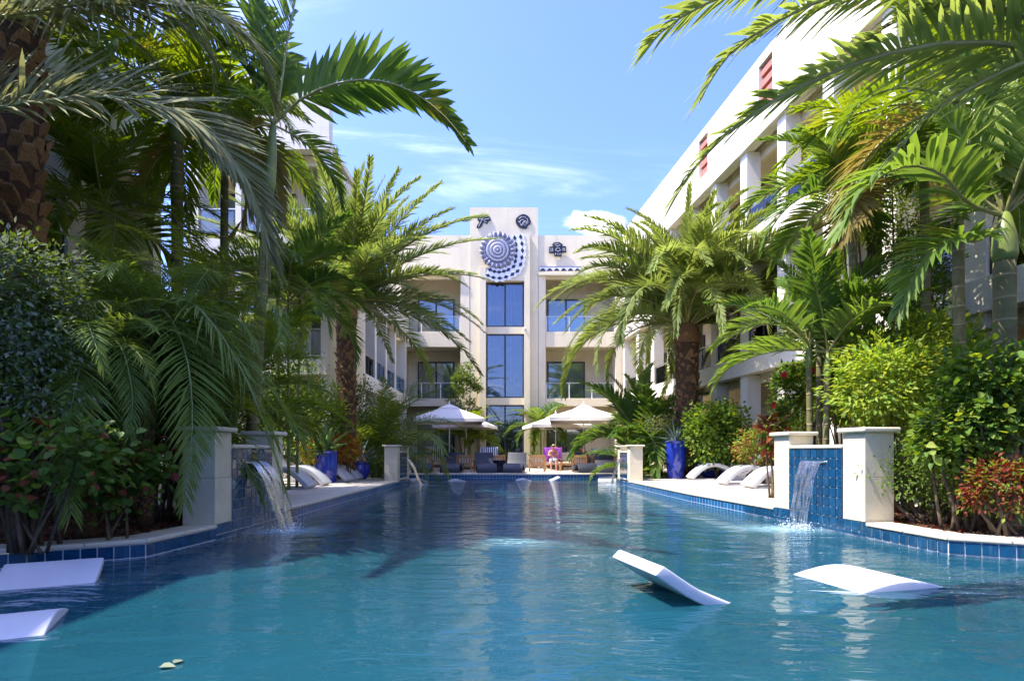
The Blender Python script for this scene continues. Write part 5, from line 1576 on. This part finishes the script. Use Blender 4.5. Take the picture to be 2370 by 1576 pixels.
parasol('large front right cream parasol over the dark loungers', 1351, 30.6, 1.82, PZ(970, 30.6), PZ(935, 30.6), R(-5))

# ------------------------------------------------------------------ teak furniture, towels
def armchair(label, x, y, rz, w=0.80, back=0.86, towel=None, cush='cushion', tw=0.95, th=1.28):
    root = thing('teak_armchair', label, 'armchair', (x, y, 0.001), rz, 'teak armchairs on the far deck')
    T = M['teak']
    for sx in (-1, 1):
        MB().box(-0.03, 0.03, -0.03, 0.03, 0, 0.62).build('leg', T, root, (sx * (w / 2 - .03), -0.34, 0))
        MB().box(-0.03, 0.03, -0.03, 0.03, 0, back).build('leg', T, root, (sx * (w / 2 - .03), 0.34, 0))
        MB().box(-0.045, 0.045, -0.42, 0.30, 0.622, 0.655).build('armrest', T, root, (sx * (w / 2 - .03), 0, 0), bevel=0.008, seg=1)
    MB().box(-w / 2 + .061, w / 2 - .061, -0.37, 0.37, 0.27, 0.33).build('seat_frame', T, root)
    MB().box(-w / 2 + .061, w / 2 - .061, 0.32, 0.36, back - 0.13, back).build('top_rail', T, root, bevel=0.008, seg=1)
    MB().box(-w / 2 + .061, w / 2 - .061, 0.32, 0.36, 0.40, 0.46).build('lower_rail', T, root)
    for k_ in range(5):
        xx = -w / 2 + 0.12 + (w - 0.24) * k_ / 4
        MB().box(xx - .025, xx + .025, 0.325, 0.355, 0.462, back - 0.132).build('slat', T, root)
    MB().box(-w / 2 + .07, w / 2 - .07, -0.36, 0.30, 0.332, 0.46).build('seat_cushion', M[cush], root, bevel=0.03)
    MB().box(-w / 2 + .08, w / 2 - .08, 0.17, 0.30, 0.462, back - 0.02).build('back_cushion', M[cush], root, bevel=0.03)
    if towel:
        mb = MB(); n = 16
        for i in range(n + 1):
            xx = -tw / 2 + tw * i / n; wv = 0.012 * math.sin(i * 1.3)
            mb.v += [(xx, 0.12 + wv, 0.50), (xx, 0.10 + wv, th - .04), (xx, 0.16 + wv, th + .02 + wv), (xx, 0.22 + wv, th - .04), (xx, 0.24 + wv, 0.7)]
        for i in range(n):
            for q in range(4): mb.f.append((5 * i + q, 5 * i + 5 + q, 5 * i + 6 + q, 5 * i + 1 + q)); mb.m.append(0)
        t_ = thing('beach_towel', towel[1], 'towel', (x, y, 0.001), rz, 'towels draped over chair backs')
        mb.build('cloth', M[towel[0]], t_, smooth=True)
        MB().box(-tw / 2 + .03, tw / 2 - .03, 0.145, 0.20, back - 0.15, th - .03).build('headrest', M[cush], root, bevel=0.02)
    return root
M['tw_stripe'] = m_stripes('blue and white stripes', (0.78, 0.78, 0.80), (0.012, 0.03, 0.12), 8.2, 0)
t = NT('purple printed towel'); n_ = t.noise(t.obj_coord(), 7, 3, 0.5, 2.0)
t.set(color=t.ramp(n_, [(0.38, (0.14, 0.012, 0.22)), (0.52, (0.24, 0.02, 0.30)), (0.58, (0.10, 0.12, 0.42)), (0.64, (0.42, 0.05, 0.22))]), rough=0.9); M['tw_purple'] = t.mat
t = NT('turquoise printed towel'); n_ = t.noise(t.obj_coord(), 9, 3, 0.5, 2.5)
t.set(color=t.ramp(n_, [(0.42, (0.01, 0.10, 0.42)), (0.50, (0.04, 0.30, 0.60)), (0.56, (0.65, 0.78, 0.82))]), rough=0.9); M['tw_blue'] = t.mat
B = R(180)
armchair('teak armchair seen from behind left of first striped chair', PX(980, 29.0), 29.0, B, 0.95)
armchair('teak armchair draped with a striped towel under front left parasol', PX(1006, 32.2), 32.2, R(4), 0.85, towel=('tw_stripe', 'blue and white striped towel on the left chair'), tw=1.0)
armchair('teak armchair seen from behind between second and third wicker loungers', PX(1078, 29.2), 29.2, R(170), 0.8)
armchair('teak armchair draped with a striped towel near the tower window', PX(1131, 32.2), 32.2, R(-4), 0.85, towel=('tw_stripe', 'blue and white striped towel on the chair nearest the tower'), tw=1.0)
armchair('teak armchair seen from behind right of the black side table', PX(1148, 30.6), 30.6, R(200), 0.8)
armchair('teak armchair with sling seen from behind before the woman', PX(1243, 29.2), 29.2, B, 0.82)
armchair('teak armchair holding the woman and a purple towel', PX(1280, 32.0), 32.0, 0, 0.9, towel=('tw_purple', 'purple printed towel behind the seated woman'), tw=1.02, th=1.26)
armchair('teak armchair seen from behind under front right parasol', PX(1341, 29.2), 29.2, R(175), 0.75)
armchair('teak armchair holding the man in front of turquoise towel', PX(1358, 31.2), 31.2, R(-80), 0.8)
armchair('teak armchair draped with a turquoise towel on the right', PX(1390, 32.2), 32.2, 0, 0.85, towel=('tw_blue', 'turquoise and white printed towel on the right chair'), tw=1.0, th=1.20)
armchair('teak armchair half hidden by right far waterfall wall', PX(1412, 30.4), 30.4, R(178), 0.8)
sf = thing('teak_sofa', 'teak sofa with cream cushions between the woman and man', 'sofa', (PX(1320, 32.4), 32.4, 0.001), 0)
for sx in (-1, 1):
    for yy in (-.34, .34):
        MB().box(-.035, .035, -.035, .035, 0, 0.62).build('leg', M['teak'], sf, (sx * .72, yy, 0))
    MB().box(-.05, .05, -.42, .40, .622, .66).build('armrest', M['teak'], sf, (sx * .72, 0, 0), bevel=.008, seg=1)
MB().box(-.68, .68, -.38, .38, .26, .33).build('seat_frame', M['teak'], sf)
MB().box(-.68, .68, .34, .38, .42, .86).build('back_panel', M['teak'], sf)
for sx in (-1, 1):
    MB().box(-.33, .33, -.37, .20, .332, .48).build('seat_cushion', M['cushion'], sf, (sx * .335, 0, 0), bevel=.04)
    MB().box(-.32, .32, -.07, .07, -.24, .24).build('back_cushion', M['cushion'], sf, (sx * .335, .22, .76), (R(-12), R(4 * sx), 0), bevel=.05)
st = thing('side_table', 'black drum side table between the two middle wicker loungers', 'side table', (PX(1156, 28.4), 28.4, 0.001))
MB().lathe([(0.30, 0), (0.20, 0.25), (0.20, 0.35), (0.36, 0.58), (0.38, 0.62), (0.0, 0.62)], 24).build('drum', M['wicker'], st, smooth=True)
ct = thing('coffee_table', 'low teak coffee table before the cream sofa', 'table', (PX(1312, 30.2), 30.2, 0.001))
for k_ in range(7):
    MB().box(-.045, .045, -.30, .30, .40, .43).build('slat', M['teak'], ct, (-.36 + .12 * k_, 0, 0))
for sx in (-1, 1):
    for yy in (-.24, .24): MB().box(-.03, .03, -.03, .03, 0, .398).build('leg', M['teak'], ct, (sx * .36, yy, 0))
for (px_, d_, lb_) in ((1172, 36.9, 'dark spiky plant in pot before the left tower pane'), (1236, 36.8, 'dark spiky plant in pot right of the tower window')):
    r_ = thing('spiky_plant', lb_, 'plant', (PX(px_, d_), d_, 0.001), 0, 'spiky plants by the tower window')
    MB().lathe([(.22, 0), (.3, .3), (.32, .5), (.28, .5), (.26, .45), (0, .45)], 20).build('pot', M['frame'], r_, smooth=True)
    for k_ in range(16):
        a = k_ * 2.4; e = R(80 - 3.2 * k_)
        mb = MB(); tip = Vector((math.cos(a) * math.cos(e), math.sin(a) * math.cos(e), math.sin(e))) * 0.9
        s_ = Vector((-math.sin(a), math.cos(a), 0)) * .04
        mb.add([-s_, s_, tip * .5 + s_, tip * .5 - s_, tip], [(0, 1, 2, 3), (3, 2, 4)]); mb.build('blade', M['shrub_dark'], r_, (0, 0, .45))

# ------------------------------------------------------------------ two seated people
M['skin_pink'] = m_plain('sunburnt skin', (0.52, 0.24, 0.17), 0.5, 0.08, 8)
M['skin_tan'] = m_plain('tanned skin', (0.50, 0.22, 0.12), 0.5, 0.08, 8)
M['hair_blond'] = m_plain('blond hair', (0.62, 0.50, 0.26), 0.6, 0.2, 40)
M['hair_grey'] = m_plain('short grey hair', (0.42, 0.38, 0.34), 0.7, 0.2, 40)
M['cloth_white'] = m_stripes('white and blue shorts', (0.75, 0.75, 0.78), (0.02, 0.05, 0.2), 9.0, 0)
M['cloth_dark'] = m_plain('dark swim shorts', (0.03, 0.04, 0.08), 0.8, 0.2, 9)
M['cover'] = m_plain('plum book cover', (0.22, 0.06, 0.12), 0.6, 0.1, 5)
M['page'] = m_plain('book pages', (0.7, 0.68, 0.6), 0.8, 0.05, 30)
def person(label, x, y, rz, skin, hair, lean, hands, shorts, glasses, headturn=0.0):
    root = thing('person', label, 'person', (x, y, 0.0), rz, 'people sitting on the far deck')
    V, E, Rd = [], [], []
    def v(p, r, par=None):
        V.append(p); Rd.append(r)
        if par is not None: E.append((par, len(V) - 1))
        return len(V) - 1
    L = lean
    pel = v((0, 0, .56), .155)
    sp = v((0, -.10 * L + .02, .78), .14, pel)
    ch = v((0, -.26 * L + .03, 1.0), .155, sp)
    nk0 = v((0, -.34 * L + .02, 1.13), .085, ch)
    nk = v((0, -.40 * L, 1.19), .055, nk0)
    hd0 = v((0, -.46 * L - .02, 1.25), .072, nk)
    hd = v((0, -.50 * L - .02, 1.32), .088, hd0)
    hd1 = v((0, -.52 * L - .015, 1.39), .062, hd)
    sh_y, sh_z = -.29 * L + .03, 1.07
    for s, hp in zip((-1, 1), hands):
        sh = v((s * .19, sh_y, sh_z), .075, ch)
        el = v((s * .27, sh_y * .6 - .10 - .1 * L, .83), .05, sh)
        wr = v(hp, .032, el)
        d = (Vector(hp) - Vector(V[el])).normalized()
        pm = v(tuple(Vector(hp) + d * .06), .034, wr)
        for q in range(4):
            o_ = Vector((0, 0, 1)).cross(d).normalized() * (.012 * (q - 1.5) * 1.6)
            f1 = v(tuple(Vector(V[pm]) + o_ + d * .045), .0095, pm)
            f2 = v(tuple(Vector(V[f1]) + d * (.026 - .004 * abs(q - 1.3)) + Vector((-s * .018, 0, 0))), .0085, f1)
        th = v(tuple(Vector(hp) + d * .035 + Vector((-s * .035, 0, .02))), .011, wr)
        hip = v((s * .10, -.06, .55), .105, pel)
        kn = v((s * .15, -.44, .53), .068, hip)
        an = v((s * .14, -.50, .12), .042, kn)
        he = v((s * .14, -.50, .05), .04, an)
        to = v((s * .15, -.66, .035), .03, he)
    me = bpy.data.meshes.new('body')
    me.from_pydata([Vector(p) for p in V], E, [])
    me.materials.append(M[skin])
    b = obj('body', me, root)
    md = b.modifiers.new('skin', 'SKIN')
    for i, r in enumerate(Rd):
        sv = me.skin_vertices[0].data[i]; sv.radius = (r, r * .86); sv.use_root = (i == 0)
    ss = b.modifiers.new('sub', 'SUBSURF'); ss.levels = ss.render_levels = 2
    hc = Vector(V[hd])
    mb = MB()
    N1, N2 = 9, 16
    for i in range(N1 + 1):
        a = math.pi * 0.62 * i / N1
        for k_ in range(N2):
            c = 2 * math.pi * k_ / N2
            rr = .105
            yy = math.sin(a) * math.sin(c) * rr * 1.1
            zz_ = math.cos(a) * rr * 1.12
            if math.sin(c) < -0.2 and a > 0.9: zz_ = max(zz_, math.cos(0.9) * rr * 1.12)
            mb.v.append((hc.x + math.sin(a) * math.cos(c) * rr, hc.y + yy + .008, hc.z + zz_ + .012))
    for i in range(N1):
        for k_ in range(N2):
            mb.f.append((i * N2 + k_, i * N2 + (k_ + 1) % N2, (i + 1) * N2 + (k_ + 1) % N2, (i + 1) * N2 + k_)); mb.m.append(0)
    hr = mb.build('hair', M[hair], root, smooth=True)
    mb = MB(); mb.lathe([(.012, -.02), (.017, 0), (.008, .035)], 8, (hc.x, hc.y - .085, hc.z - .03)); mb.build('nose', M[skin], root, smooth=True)
    for s in (-1, 1):
        MB().lathe([(.008, -.03), (.022, -.01), (.022, .015), (.006, .03)], 8, (hc.x + s * .085, hc.y, hc.z - .015)).build('ear', M[skin], root, smooth=True)
        MB().lathe([(.003, -.008), (.011, 0), (.003, .008)], 8, (hc.x + s * .03, hc.y - .078, hc.z + .0)).build('eye', M['orn_black'], root, smooth=True)
    MB().box(-.025, .025, -.006, .006, -.005, .005).build('mouth', M['shrub_red'], root, (hc.x, hc.y - .072, hc.z - .072))
    if glasses:
        MB().box(-.075, -.008, -.01, .006, -.02, .016).box(.008, .075, -.01, .006, -.02, .016).box(-.008, .008, -.006, .004, 0, .01).build('sunglasses', M['orn_black'], root, (hc.x, hc.y - .088, hc.z + .002), bevel=.004, seg=1)
    mb = MB()
    mb.tube([(0, .0, .70), (0, .0, .60), (0, -.02, .50)], [.165, .178, .15], 16)
    for s in (-1, 1): mb.tube([(s * .09, -.02, .555), (s * .125, -.22, .55), (s * .145, -.36, .545)], [.125, .108, .10], 14)
    mb.build('shorts', M[shorts], root, smooth=True)
    return root
person('woman with blond hair and sunglasses reading before the purple towel', PX(1280, 31.83), 31.83, 0, 'skin_pink', 'hair_blond', .35, [(-.13, -.40, .88), (.13, -.40, .88)], 'cloth_white', True)
bk = thing('book', 'open book held by the seated woman', 'book', (PX(1280, 31.83), 31.83 - .50, 0.92))
for s in (-1, 1):
    MB().box(0, s * .15, -.006, .006, -.11, .11).build('cover', M['cover'], bk, (0, 0, 0), (R(25), 0, s * R(14)))
    MB().box(s * .006, s * .14, .008, .02, -.10, .10).build('pages', M['page'], bk, (0, 0, 0), (R(25), 0, s * R(14)))
person('bare chested tanned man sitting sideways under the front right parasol', PX(1358, 31.2) + .10, 31.2, R(-78), 'skin_tan', 'hair_grey', 1.0, [(-.12, -.46, .66), (.12, -.46, .66)], 'cloth_dark', False)

# ------------------------------------------------------------------ unseen trees behind the camera, added for the window reflections
for i_, (x_, r_) in enumerate(((-10, 2.6), (-5, 2.2), (0, 2.4), (5, 2.3), (10, 2.6))):
    shrub('leafy_tree', ('unseen tree at the far left behind the viewer', 'second unseen tree behind the viewer', 'middle unseen tree behind the viewer', 'fourth unseen tree behind the viewer', 'unseen tree at the far right behind the viewer')[i_],
          (x_, -8.0, 3.0), (r_, 1.6, 2.6), 3200, 0.42, ['shrub_dark', 'shrub_mid'], cat='tree', group='unseen trees added behind the near end of the pool', seed=60 + i_, clumps=60, stems=6, stemr=0.05, hollow=0.3)

# ------------------------------------------------------------------ fallen leaves floating on the pool
for i_, (px_, py_, mt_) in enumerate(((372, 1545, 'shrub_silver'), (402, 1538, 'shrub_silver'))):
    d_ = (CAM_H - WATER_Z) * F / (py_ - CY)
    o_ = obj('floating_leaf', single_leaf('round' if i_ % 2 else 'heart', mt_), None, (PX(px_, d_), d_, WATER_Z + 0.012), (0.05, 0.02, i_ * 1.3), 0.06 if i_ else 0.09)
    tag(o_, ('larger pale leaf floating near the lower left', 'small pale leaf beside the larger floating leaf')[i_], 'leaf', 'fallen leaves floating on the pool')
